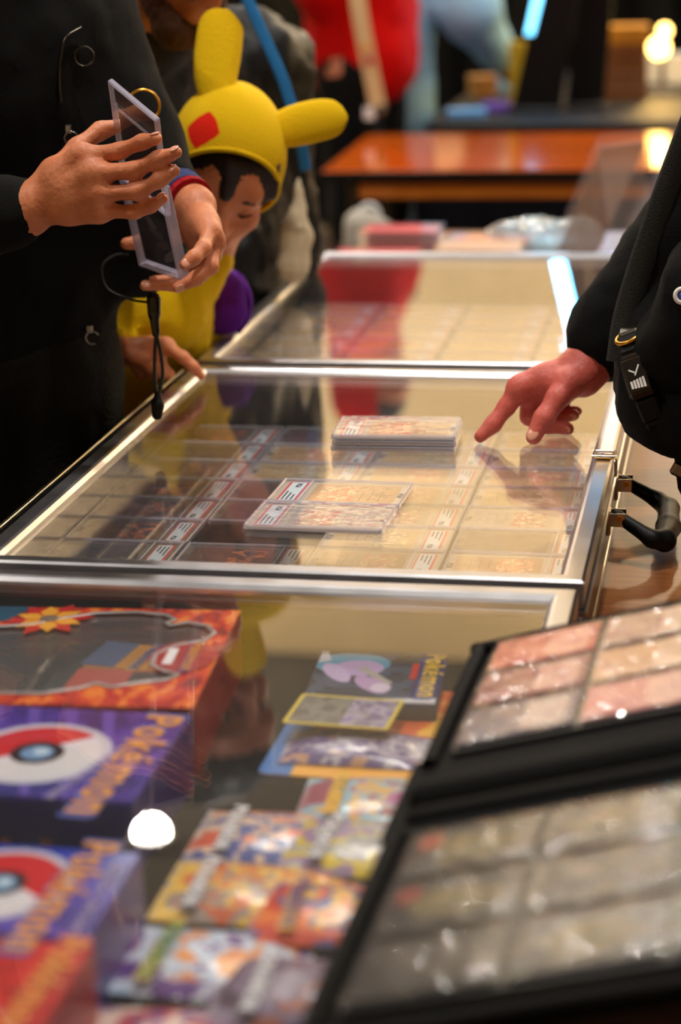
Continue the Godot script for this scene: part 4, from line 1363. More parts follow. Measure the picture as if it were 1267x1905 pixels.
func build_background() -> void:
	var T := -0.08
	# black leaning signboards on the draped table, lit cyan edge strips
	var o := thing("signboard", "tall leaning black signboard with a lit cyan edge on the navy table", "signboard", Vector3(0.0, T, -4.82))
	part(o, "board", upright([[-0.045, 0.012], [0.108, 0.012], [0.225, 0.93], [0.168, 0.93]], 0.03), M.black_board, Vector3(0, 0, 0))
	part(o, "foot", cbox(0.15, 0.014, 0.14, 0.004), M.black, Vector3(0.03, 0.007, -0.01))
	led_strip(o, Vector2(0.011, 0.235), Vector2(0.175, 0.93), 0.022, 0.046, Color(0.45, 0.82, 1.0), 2.6)
	o = thing("signboard", "second leaning black signboard, beside the orange wooden crate", "signboard", Vector3(0.0, T, -4.92))
	part(o, "board", upright([[0.116, 0.012], [0.238, 0.012], [0.30, 0.93], [0.235, 0.93]], 0.03), M.black_board)
	part(o, "foot", cbox(0.12, 0.014, 0.14, 0.004), M.black, Vector3(0.178, 0.007, -0.01))
	led_strip(o, Vector2(0.275, 0.52), Vector2(0.297, 0.80), 0.012, 0.016, Color(0.45, 0.80, 1.0), 2.4)
	# wooden crate with a brighter yellow orange lid
	o = thing("wooden_crate", "small orange wooden crate beside the black panels", "crate", Vector3(0.292, T, -5.16), 0.06)
	for k in 4:
		part(o, "slat", cbox(0.13, 0.040, 0.010, 0.002), M.crate_wood, Vector3(0, 0.024 + 0.044 * k, 0.06))
		part(o, "slat", cbox(0.010, 0.040, 0.11, 0.002), M.crate_wood, Vector3(0.062, 0.024 + 0.044 * k, 0.0))
		part(o, "slat", cbox(0.010, 0.040, 0.11, 0.002), M.crate_wood, Vector3(-0.062, 0.024 + 0.044 * k, 0.0))
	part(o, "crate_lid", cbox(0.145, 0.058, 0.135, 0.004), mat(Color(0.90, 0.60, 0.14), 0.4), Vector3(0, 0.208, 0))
	# glowing balls on a low stand, standing in for bright warm reflections
	o = thing("reflection_glow", "two glowing balls on a low stand imitating bright warm reflections on the navy table", "lamp", Vector3(0.40, T, -5.35))
	part(o, "glow_stand_foot", lathe([[0.0, 0.0], [0.05, 0.0], [0.05, 0.008], [0.012, 0.016], [0.008, 0.13], [0.0, 0.13]], 20), M.steel)
	for k in 2:
		var b := part(o, "glow_ball", ball(Vector3.ONE * (0.036 if k == 0 else 0.022)), glow(Color(1.0, 0.80, 0.42), 7.0), Vector3(-0.012 if k == 0 else 0.006, 0.150 if k == 0 else 0.206, 0))
		var l := OmniLight3D.new()
		l.name = "glow_ball_light"
		l.light_color = Color(1.0, 0.80, 0.45)
		l.light_energy = 0.05
		l.light_size = 0.028
		l.omni_range = 10.0
		l.omni_attenuation = 2.0
		l.shadow_enabled = true
		b.add_child(l)
	# small goods on the navy table
	var goods := [
		["card_box", "flat light blue card box at the near edge of the navy table", Vector3(-0.17, T, -4.66), Vector3(0.12, 0.022, 0.09), Color(0.40, 0.66, 0.90), 0.2],
		["card_box", "flat violet card box beside the light blue one", Vector3(-0.095, T, -4.82), Vector3(0.08, 0.026, 0.08), Color(0.46, 0.34, 0.78), -0.1],
		["card_tin", "upright yellow tin leaning by the black panel", Vector3(-0.050, T, -5.02), Vector3(0.045, 0.20, 0.04), Color(0.80, 0.68, 0.12), 0.0],
		["card_box", "pale blue white box further back on the navy table", Vector3(-0.12, T, -5.55), Vector3(0.11, 0.13, 0.08), Color(0.56, 0.74, 0.88), 0.1],
		["card_box", "small beige cardboard box on the navy table", Vector3(-0.20, T, -5.30), Vector3(0.08, 0.07, 0.07), Color(0.74, 0.54, 0.30), 0.4],
		["card_box", "grey white box at the back right of the navy table", Vector3(0.42, T, -5.75), Vector3(0.15, 0.10, 0.10), Color(0.70, 0.72, 0.76), -0.2],
	]
	for g in goods:
		var s: Vector3 = g[3]
		var b := thing(g[0], g[1], "box", g[2], g[5])
		part(b, "box_body", cbox(s.x, s.y * 0.8, s.z, 0.003), mat(g[4], 0.4), Vector3(0, s.y * 0.4, 0))
		part(b, "box_lid", cbox(s.x + 0.003, s.y * 0.2, s.z + 0.003, 0.002), mat(g[4], 0.4), Vector3(0, s.y * 0.9, 0))
	var cp := thing("steel_cup", "small polished steel cup at the foot of the black panel", "cup", Vector3(0.245, T, -4.72))
	part(cp, "cup_wall", lathe([[0.0, 0.0], [0.016, 0.0], [0.020, 0.005], [0.022, 0.034], [0.020, 0.034], [0.018, 0.006], [0.0, 0.004]], 20), M.chrome)
	# white cloth bag under the wooden table
	var wb := thing("white_bag", "white cloth bag hanging under the wooden table's front", "bag", Vector3(-0.24, FLOOR_Y, -3.30))
	part(wb, "bag_body", flesh_mesh([[Vector3(-0.02, 0.06, 0), Vector3(-0.02, 0.62, 0), 0.055, 0.045], [Vector3(0.03, 0.06, 0), Vector3(0.03, 0.60, 0), 0.055, 0.04]], 0.012, 0.015, 0.008, 16.0), cloth(Color(0.72, 0.70, 0.66), 40.0))
	part(wb, "bag_handle", tube(smooth([Vector3(-0.03, 0.62, 0), Vector3(-0.015, 0.668, 0), Vector3(0.02, 0.668, 0), Vector3(0.04, 0.60, 0)], 5), fill_array(0.006, 16), 6), M.white)

# ---------------------------------------------------------------- people
func head_bones(c: Vector3, r: Vector3, u: Vector3, f: Vector3, s: float, neck_to: Vector3) -> Array:
	var L := [
		[[0, 0.035, -0.030], [0, 0.030, 0.020], 0.078, 0.072], [[0, -0.005, 0.035], [0, -0.060, 0.040], 0.058, 0.044],
		[[-0.030, -0.062, 0.018], [0.030, -0.062, 0.018], 0.034, 0.034], [[-0.008, -0.095, 0.060], [0.008, -0.095, 0.060], 0.020, 0.020],
		[[0, 0.012, 0.094], [0, -0.024, 0.108], 0.008, 0.0125], [[-0.010, -0.030, 0.098], [0.010, -0.030, 0.098], 0.008, 0.008],
		[[-0.038, 0.026, 0.074], [0.038, 0.026, 0.074], 0.016, 0.016], [[-0.038, -0.024, 0.066], [-0.030, -0.040, 0.062], 0.022, 0.020], [[0.038, -0.024, 0.066], [0.030, -0.040, 0.062], 0.022, 0.020],
		[[-0.016, -0.054, 0.086], [0.016, -0.054, 0.086], 0.007, 0.007], [[-0.014, -0.064, 0.084], [0.014, -0.064, 0.084], 0.007, 0.007],
		[[-0.078, 0.014, -0.008], [-0.074, -0.022, 0.000], 0.011, 0.008], [[0.078, 0.014, -0.008], [0.074, -0.022, 0.000], 0.011, 0.008],
	]
	var out := []
	for b in L:
		out.append([c + (r * b[0][0] + u * b[0][1] + f * b[0][2]) * s, c + (r * b[1][0] + u * b[1][1] + f * b[1][2]) * s, b[2] * s, b[3] * s])
	out.append([c + (u * -0.06 - f * 0.02) * s, neck_to, 0.052 * s, 0.058 * s])
	return out

func hand_bones(w: Vector3, fs: Array, s: float, palm := 0.0115, thin := 1.0) -> Array:   # fs: thumb, index, middle, ring, little; four joints each
	var out := []
	var rad := [[0.0135, 0.0115, 0.0105, 0.0088], [0.0105, 0.0092, 0.0085, 0.0072], [0.0108, 0.0094, 0.0086, 0.0073], [0.0102, 0.0088, 0.0080, 0.0069], [0.0092, 0.0078, 0.0070, 0.0061]]
	for i in 5:
		var f: Array = fs[i]
		for k in 3:
			out.append([f[k], f[k + 1], rad[i][k] * s * thin, rad[i][k + 1] * s * thin])
		if i > 0:
			out.append([w, f[0], 0.0185 * s, palm * s])
			out.append([w.lerp(f[0], 0.55), f[0], 0.0150 * s, palm * s])
			if i < 4:
				out.append([f[0], fs[i + 1][0], palm * s, palm * 0.96 * s])
				out.append([w.lerp(f[0], 0.6), w.lerp(fs[i + 1][0], 0.6), 0.0150 * s, 0.0145 * s])
		else:
			out.append([w, f[0], 0.0190 * s, 0.0145 * s])
			out.append([f[0], w.lerp(fs[1][0], 0.7), 0.0130 * s, 0.0130 * s])
	return out

func nails(root: Node, fs: Array, which: Array, side: Array, s: float, m: Material) -> void:
	for n in which.size():
		var f: Array = fs[which[n]]
		var d: Vector3 = (f[3] - f[2]).normalized()
		var up: Vector3 = side[n]
		up = (up - d * up.dot(d)).normalized()
		var o := part(root, "fingernail", ball(Vector3.ONE * 0.006), m)
		o.transform = Transform3D(Basis(d.cross(up) * 0.80 * s, up * 0.30 * s, d * 1.0 * s), f[3] - d * 0.0010 * s + up * 0.0048 * s)

# J: pelvis chest neck head sl sr el er wl wr hl hr kl kr al ar
func body_bones(J: Dictionary, s := 1.0) -> Array:
	var b := [[J.pelvis, J.chest, 0.115 * s, 0.115 * s], [J.chest, J.neck, 0.085 * s, 0.05 * s], [J.sl, J.sr, 0.05 * s, 0.05 * s], [J.hl, J.hr, 0.085 * s, 0.085 * s],
		[J.sl, J.el, 0.048 * s, 0.038 * s], [J.sr, J.er, 0.048 * s, 0.038 * s], [J.el, J.wl, 0.036 * s, 0.024 * s], [J.er, J.wr, 0.036 * s, 0.024 * s],
		[J.hl, J.kl, 0.078 * s, 0.052 * s], [J.hr, J.kr, 0.078 * s, 0.052 * s], [J.kl, J.al, 0.050 * s, 0.034 * s], [J.kr, J.ar, 0.050 * s, 0.034 * s],
		[J.chest, J.sl, 0.09 * s, 0.05 * s], [J.chest, J.sr, 0.09 * s, 0.05 * s]]
	return b

func legs(J: Dictionary, t: float, s := 1.0) -> Array:
	return [[J.pelvis, J.pelvis + Vector3(0, 0.06, 0) * s, 0.12 * s + t, 0.12 * s + t], [J.hl, J.kl, 0.085 * s + t, 0.060 * s + t], [J.hr, J.kr, 0.085 * s + t, 0.060 * s + t], [J.kl, J.al, 0.058 * s + t, 0.048 * s + t], [J.kr, J.ar, 0.058 * s + t, 0.048 * s + t]]

func top_bones(J: Dictionary, t: float, hem: float, s := 1.0, cuff := 0.0) -> Array:
	var hemp: Vector3 = J.pelvis.lerp(J.chest, hem)
	return [[hemp, J.chest, 0.125 * s + t, 0.125 * s + t], [J.chest, J.neck, 0.10 * s + t, 0.055 * s + t * 0.6], [J.chest, J.sl, 0.095 * s + t, 0.055 * s + t], [J.chest, J.sr, 0.095 * s + t, 0.055 * s + t],
		[J.sl, J.el, 0.055 * s + t, 0.045 * s + t], [J.sr, J.er, 0.055 * s + t, 0.045 * s + t], [J.el, J.el.lerp(J.wl, 0.93 - cuff), 0.044 * s + t, 0.031 * s + t * 0.6], [J.er, J.er.lerp(J.wr, 0.93 - cuff), 0.044 * s + t, 0.031 * s + t * 0.6]]

func shoes(root: Node, J: Dictionary, toe: Vector3, m: Material, s := 1.0) -> void:
	for a in [J.al, J.ar]:
		var g := Vector3(a.x, FLOOR_Y, a.z)
		part(root, "shoe", flesh_mesh([[g + Vector3(0, 0.040, 0) * s, g + Vector3(0, 0.032, 0) * s + toe * 0.15 * s, 0.040 * s, 0.032 * s], [g + Vector3(0, 0.045, 0) * s, a, 0.042 * s, 0.046 * s]], 0.011, 0.01), m)

func stand(at: Vector3, face: Vector3, hip: float, pose := {}, k_ := 1.0) -> Dictionary:
	# a plain standing figure; at = point on the floor between the feet
	var s := Vector3(-face.z, 0, face.x)   # the figure's right
	var J := {}
	J.pelvis = at + Vector3(0, hip, 0)
	J.chest = J.pelvis + Vector3(0, 0.32, 0) * k_
	J.neck = J.chest + Vector3(0, 0.20, 0) * k_
	J.head = J.neck + Vector3(0, 0.15, 0) + face * 0.03
	J.sr = J.chest + Vector3(0, 0.14, 0) * k_ + s * 0.17
	J.sl = J.chest + Vector3(0, 0.14, 0) * k_ - s * 0.17
	J.er = J.sr + Vector3(0, -0.27, 0) + s * 0.06 - face * 0.02
	J.el = J.sl + Vector3(0, -0.27, 0) - s * 0.06 - face * 0.02
	J.wr = J.er + Vector3(0, -0.20, 0) + face * 0.10
	J.wl = J.el + Vector3(0, -0.20, 0) + face * 0.10
	for q in [["r", 1.0], ["l", -1.0]]:
		J["h" + q[0]] = J.pelvis + s * 0.085 * q[1] + Vector3(0, -0.02, 0)
		J["k" + q[0]] = at + s * 0.095 * q[1] + Vector3(0, hip * 0.53, 0) + face * 0.015
		J["a" + q[0]] = at + s * 0.10 * q[1] + Vector3(0, 0.085, 0)
	for k in pose:
		J[k] = pose[k]
	return J

func relaxed_hand(w: Vector3, d: Vector3, side: Vector3, fwd: Vector3) -> Array:   # fingers for an arm that ends at w and points along d
	var fs := []
	var t := w + d * 0.02 + fwd * 0.03
	fs.append([t, t + d * 0.03 + fwd * 0.012, t + d * 0.055 + fwd * 0.010, t + d * 0.075 + fwd * 0.004])
	for i in 4:
		var k := w + d * (0.085 - 0.006 * absf(i - 1.0)) + fwd * (0.027 - 0.0185 * i)
		var l: float = [1.0, 1.08, 1.0, 0.8][i]
		fs.append([k, k + d * 0.040 * l + side * 0.006, k + d * 0.062 * l + side * 0.020, k + d * 0.074 * l + side * 0.036])
	return fs

func hair_cap(c: Vector3, r: Vector3, u: Vector3, f: Vector3, s: float) -> Array:
	return [[c + (u * 0.05 - f * 0.035) * s, c + (u * 0.055 + f * 0.012) * s, 0.082 * s, 0.070 * s], [c + (u * 0.0 - f * 0.055) * s, c + (u * -0.05 - f * 0.05) * s, 0.066 * s, 0.046 * s], [c + (r * 0.06 + u * 0.03 - f * 0.02) * s, c + (r * 0.064 + u * -0.01 - f * 0.02) * s, 0.026 * s, 0.016 * s], [c + (r * -0.06 + u * 0.03 - f * 0.02) * s, c + (r * -0.064 + u * -0.01 - f * 0.02) * s, 0.026 * s, 0.016 * s]]

func eyes(root: Node, c: Vector3, r: Vector3, u: Vector3, f: Vector3, s: float) -> void:
	for k in [-1.0, 1.0]:
		var e := part(root, "eye", ball(Vector3.ONE * 0.0115 * s), mat(Color(0.88, 0.86, 0.84), 0.2), c + (r * 0.031 * k + u * 0.005 + f * 0.0795) * s)
		part(e, "iris", ball(Vector3.ONE * 0.0058 * s), mat(Color(0.16, 0.10, 0.06), 0.15), f * 0.0074 * s)
	part(root, "mouth", tube([c + (r * -0.020 - u * 0.0585 + f * 0.0915) * s, c + (-u * 0.0590 + f * 0.0945) * s, c + (r * 0.020 - u * 0.0585 + f * 0.0915) * s], [0.0016 * s, 0.0026 * s, 0.0016 * s], 6), mat(Color(0.50, 0.20, 0.18), 0.5))

func build_people() -> void:
	M.skin_tan = skin(Color(0.86, 0.56, 0.40))
	M.skin_child = skin(Color(0.90, 0.58, 0.40))
	M.skin_red_lit = skin(Color(0.84, 0.42, 0.38))  # red light falling on the pointing hand is put into the skin colour
	M.skin_back = skin(Color(0.80, 0.52, 0.40))
	M.nail = mat(Color(0.90, 0.64, 0.54), 0.25)
	M.jacket = cloth(Color(0.040, 0.040, 0.042), 160.0, 0.9, 0.25, 0.1)
	M.trouser = cloth(Color(0.085, 0.082, 0.078), 70.0, 0.9, 0.5, 0.15)
	M.dark_hair = mat(Color(0.075, 0.05, 0.035), 0.5)
	M.shoe = mat(Color(0.06, 0.06, 0.06), 0.5)
	jacket_person()
	child()
	bearded_person()
	vendor()
	far_people()

func jacket_person() -> void:
	var o := thing("person", "person in a black zipped jacket holding two clear card holders over the case", "person")
	var J := stand(Vector3(-0.26, FLOOR_Y, -0.58), Vector3.RIGHT, 0.86, {
		"pelvis": Vector3(-0.25, 0.03, -0.58), "chest": Vector3(-0.22, 0.36, -0.57), "neck": Vector3(-0.21, 0.57, -0.56), "head": Vector3(-0.17, 0.71, -0.55),
		"sr": Vector3(-0.23, 0.50, -0.39), "er": Vector3(-0.285, 0.24, -0.33), "wr": Vector3(-0.059, 0.280, -0.306),
		"sl": Vector3(-0.20, 0.50, -0.75), "el": Vector3(-0.14, 0.245, -0.74), "wl": Vector3(0.066, 0.252, -0.503)})
	var h1 := [[Vector3(-0.033, 0.315, -0.317), Vector3(-0.015, 0.337, -0.343), Vector3(0.004, 0.352, -0.367), Vector3(0.022, 0.356, -0.377)],
		[Vector3(0.002, 0.334, -0.303), Vector3(0.042, 0.338, -0.307), Vector3(0.069, 0.348, -0.299), Vector3(0.088, 0.353, -0.285)],
		[Vector3(0.015, 0.317, -0.295), Vector3(0.060, 0.320, -0.294), Vector3(0.088, 0.332, -0.287), Vector3(0.108, 0.339, -0.285)],
		[Vector3(0.018, 0.296, -0.294), Vector3(0.065, 0.299, -0.289), Vector3(0.089, 0.311, -0.286), Vector3(0.105, 0.320, -0.287)],
		[Vector3(0.019, 0.278, -0.299), Vector3(0.057, 0.277, -0.296), Vector3(0.075, 0.283, -0.296), Vector3(0.089, 0.291, -0.296)]]
	var h2 := [[Vector3(0.054, 0.228, -0.504), Vector3(0.030, 0.217, -0.507), Vector3(0.008, 0.214, -0.496), Vector3(-0.011, 0.213, -0.487)],
		[Vector3(0.095, 0.232, -0.450), Vector3(0.098, 0.221, -0.410), Vector3(0.092, 0.214, -0.390), Vector3(0.084, 0.208, -0.382)],
		[Vector3(0.097, 0.220, -0.457), Vector3(0.100, 0.198, -0.430), Vector3(0.088, 0.188, -0.413), Vector3(0.070, 0.180, -0.402)],
		[Vector3(0.089, 0.206, -0.472), Vector3(0.082, 0.184, -0.459), Vector3(0.059, 0.175, -0.441), Vector3(0.026, 0.177, -0.424)],
		[Vector3(0.077, 0.197, -0.488), Vector3(0.066, 0.183, -0.482), Vector3(0.046, 0.175, -0.476), Vector3(0.023, 0.176, -0.466)]]
	var st := begin()
	flesh(st, body_bones(J, 0.9), 0.018, 0.02)
	var hf := Vector3(0.75, -0.62, 0.2).normalized()
	var hr := hf.cross(Vector3.UP).normalized()
	var hu := hr.cross(hf)
	flesh(st, head_bones(J.head, hr, hu, hf, 1.0, J.neck), 0.0055, 0.006)
	var b1 := hand_bones(J.wr, h1, 1.0, 0.0108, 0.83)
	b1.append([J.wr, Vector3(-0.14, 0.262, -0.29), 0.024, 0.029])
	b1.append([J.wr + Vector3(0.0, -0.010, 0.0), Vector3(-0.14, 0.245, -0.29), 0.020, 0.027])
	flesh(st, b1, 0.0032, 0.0028)
	var b2 := hand_bones(J.wl, h2, 0.95, 0.011, 0.88)
	b2.append([J.wl, Vector3(0.02, 0.27, -0.56), 0.023, 0.027])
	flesh(st, b2, 0.0032, 0.0028)
	part(o, "body", st.commit(), M.skin_tan)
	var toc := Vector3(0.18, 0.28, 0.94)
	nails(o, h1, [1, 2, 3, 4], [Vector3(0.2, 0.9, 0.3), Vector3(0.3, 0.85, 0.35), Vector3(0.3, 0.85, 0.35), Vector3(0.2, 0.9, 0.3)], 1.0, M.nail)
	nails(o, h2, [1, 2, 3], [toc, Vector3(0.3, -0.3, 0.9), Vector3(-0.3, 0.5, 0.8)], 1.0, M.nail)
	eyes(o, J.head, hr, hu, hf, 1.0)
	part(o, "hair", flesh_mesh(hair_cap(J.head, hr, hu, hf, 1.03), 0.007, 0.008, 0.003, 60.0), M.dark_hair)
	var tb := top_bones(J, 0.022, 0.30, 0.95, 0.06)
	tb[6] = [J.el, Vector3(0.024, 0.262, -0.552), 0.042, 0.031]
	tb.append_array([[Vector3(-0.115, 0.44, -0.60), Vector3(-0.080, 0.265, -0.58), 0.095, 0.10], [Vector3(-0.14, 0.42, -0.54), Vector3(-0.15, 0.20, -0.54), 0.095, 0.09], [Vector3(-0.046, 0.31, -0.60), Vector3(-0.030, 0.200, -0.585), 0.068, 0.062],
		[Vector3(-0.165, 0.14, -0.58), Vector3(-0.17, 0.06, -0.58), 0.105, 0.10], [Vector3(-0.24, 0.56, -0.52), Vector3(-0.14, 0.53, -0.52), 0.07, 0.055], [Vector3(-0.14, 0.53, -0.52), Vector3(-0.12, 0.50, -0.62), 0.05, 0.05], [Vector3(-0.24, 0.58, -0.62), Vector3(-0.17, 0.56, -0.66), 0.075, 0.06]])
	var jk := part(o, "jacket", flesh_mesh(tb, 0.012, 0.016, 0.008, 9.0), M.jacket)
	var lg := legs(J, 0.004)
	lg.append([Vector3(-0.150, 0.06, -0.57), Vector3(-0.150, -0.10, -0.57), 0.096, 0.096])
	part(o, "trousers", flesh_mesh(lg, 0.018, 0.02, 0.006, 9.0), M.trouser)
	shoes(o, J, Vector3.RIGHT, M.shoe)
	# cuff of a striped shirt at the far wrist
	part(jk, "blue_cuff", tube([Vector3(0.040, 0.262, -0.532), Vector3(0.054, 0.258, -0.515)], [0.031, 0.029], 18), cloth(Color(0.20, 0.24, 0.42), 60.0))
	part(jk, "red_cuff_edge", tube([Vector3(0.055, 0.2575, -0.5135), Vector3(0.060, 0.256, -0.508)], [0.0295, 0.0285], 18), cloth(Color(0.62, 0.08, 0.12), 60.0))
	# rings, zip and pulls on the jacket
	var ring := part(jk, "gold_ring", torus(0.0180, 0.0017, -1.2, 2.6), M.brass, Vector3(0.007, 0.362, -0.520), Vector3(-0.2, 0.35, 0.0))
	ring.set_meta("label", "thin gold coloured ring")
	part(jk, "dark_ring", torus(0.0105, 0.0010), M.gunmetal, Vector3(-0.046, 0.420, -0.482), Vector3(-0.2, 0.2, 0.0))
	var zp := []
	for p in [Vector3(-0.050, 0.451, -0.489), Vector3(-0.063, 0.441, -0.474), Vector3(-0.068, 0.419, -0.466), Vector3(-0.070, 0.396, -0.463), Vector3(-0.070, 0.373, -0.463)]:
		zp.append(p)
	part(jk, "zip", tube(smooth(zp, 6), fill_array(0.0022, 25), 6, 0.6), M.gunmetal)
	for q in [[Vector3(-0.063, 0.343, -0.463), "upper"], [Vector3(-0.071, 0.108, -0.518), "lower"]]:
		var pl := part(jk, "zip_pull", cbox(0.007, 0.010, 0.004, 0.001), M.steel, q[0])
		part(pl, "pull_ring", torus(0.0075, 0.0010, 0.4, 5.2), M.steel, Vector3(0.003, -0.010, 0.001), Vector3(0, 0.3, 0))
	# waist cord with toggle and stopper
	var cord := part(jk, "draw_cord", tube(smooth([Vector3(-0.008, 0.202, -0.482), Vector3(-0.024, 0.201, -0.480), Vector3(-0.036, 0.190, -0.470), Vector3(-0.028, 0.167, -0.460), Vector3(0.002, 0.156, -0.452), Vector3(0.0287, 0.1544, -0.4447)], 5), fill_array(0.0014, 26), 6), M.black)
	part(cord, "cord_toggle", flesh_mesh([[Vector3(0.029, 0.158, -0.446), Vector3(0.030, 0.144, -0.442), 0.0080, 0.0074], [Vector3(0.0305, 0.138, -0.440), Vector3(0.033, 0.121, -0.435), 0.0055, 0.0045]], 0.002, 0.0015), M.black_gloss)
	for q in [[0.0322, 0.0329, 0.0355], [0.0392, 0.0417, 0.0376]]:
		part(cord, "cord_loop", tube(smooth([Vector3(0.033, 0.122, -0.435), Vector3(q[0], 0.099, -0.429), Vector3(q[1], 0.076, -0.422), Vector3(q[2], 0.054, -0.416)], 5), fill_array(0.0021, 16), 6), M.black)
	part(cord, "cord_stopper", flesh_mesh([[Vector3(0.0366, 0.057, -0.416), Vector3(0.037, 0.045, -0.413), 0.0038, 0.0068], [Vector3(0.037, 0.045, -0.413), Vector3(0.0366, 0.035, -0.410), 0.0070, 0.0060]], 0.002, 0.001), M.black_rubber)
	# the two holders in the hands
	held("held_graded_card", "upright clear graded slab gripped between thumb and fingers of the black jacket's near hand", Vector3(0.025, 0.407, -0.333), Vector3(0.086, 0.370, -0.292), Vector3(0.070, 0.260, -0.370), 0.0055, Color(0.10, 0.07, 0.075), true)
	held("held_card_holder", "thick clear holder with a black card, held in the black jacket's far hand", Vector3(-0.002, 0.294, -0.439), Vector3(0.059, 0.287, -0.391), Vector3(0.068, 0.184, -0.419), 0.013, Color(0.030, 0.028, 0.03), false)

# a clear holder given by three corners of its front: top left, top right, bottom right
func held(n: String, label: String, tl: Vector3, tr: Vector3, br: Vector3, th: float, c: Color, slabby: bool) -> void:
	var x := (tr - tl).normalized()
	var w := (tr - tl).length()
	var d := br - tr
	d = d - x * d.dot(x)
	var h := d.length()
	var z := d.normalized()
	var y := z.cross(x)
	var cen := tl + x * w / 2 + z * h / 2
	var o := thing(n, label, "card holder")
	o.transform = Transform3D(Basis(x, y, z), cen - y * th)
	part(o, "clear_shell", box(w - 0.001, th, h - 0.001), M.acrylic, Vector3(0, th / 2, 0))
	var st := begin()
	for s in [-1, 1]:
		add_cbox(st, Vector3(0.0042, th + 0.0008, h), 0.0014, Vector3(s * (w / 2 - 0.0021), th / 2, 0))
		add_cbox(st, Vector3(w, th + 0.0008, 0.0042), 0.0014, Vector3(0, th / 2, s * (h / 2 - 0.0021)))
	if slabby:
		add_cbox(st, Vector3(w - 0.004, 0.0012, 0.0040), 0.0004, Vector3(0, th * 0.86, -h / 2 + 0.031))
	part(o, "raised_rim", st.commit(), M.rim_bright)
	if slabby:
		part(o, "label_back", cbox(w - 0.012, 0.0006, 0.022, 0.0002), mat(Color(0.20, 0.13, 0.13), 0.3), Vector3(0, th * 0.45, -h / 2 + 0.0155))
		part(o, "trading_card", prism(round_rect(0.063, 0.088, 0.003), 0, 0.0005), mat(c, 0.25), Vector3(0, th * 0.45, 0.014))
	else:
		var cd := part(o, "trading_card", prism(round_rect(w - 0.018, h - 0.018, 0.003), 0, 0.0006), mat(c, 0.22), Vector3(0, th * 0.55, 0))
		for k in 5:
			part(cd, "card_figure", prism(PackedVector2Array([Vector2(-0.004, -0.012), Vector2(0.003, -0.006), Vector2(0.006, 0.010), Vector2(-0.002, 0.013), Vector2(-0.006, 0.002)]), 0, 0.0003), mat([Color(0.26, 0.16, 0.12), Color(0.32, 0.30, 0.28), Color(0.20, 0.18, 0.16)][k % 3], 0.4), Vector3(-0.010 + 0.007 * k, 0.0007, -0.020 + 0.013 * k), Vector3(0, 0.5 * k, 0))

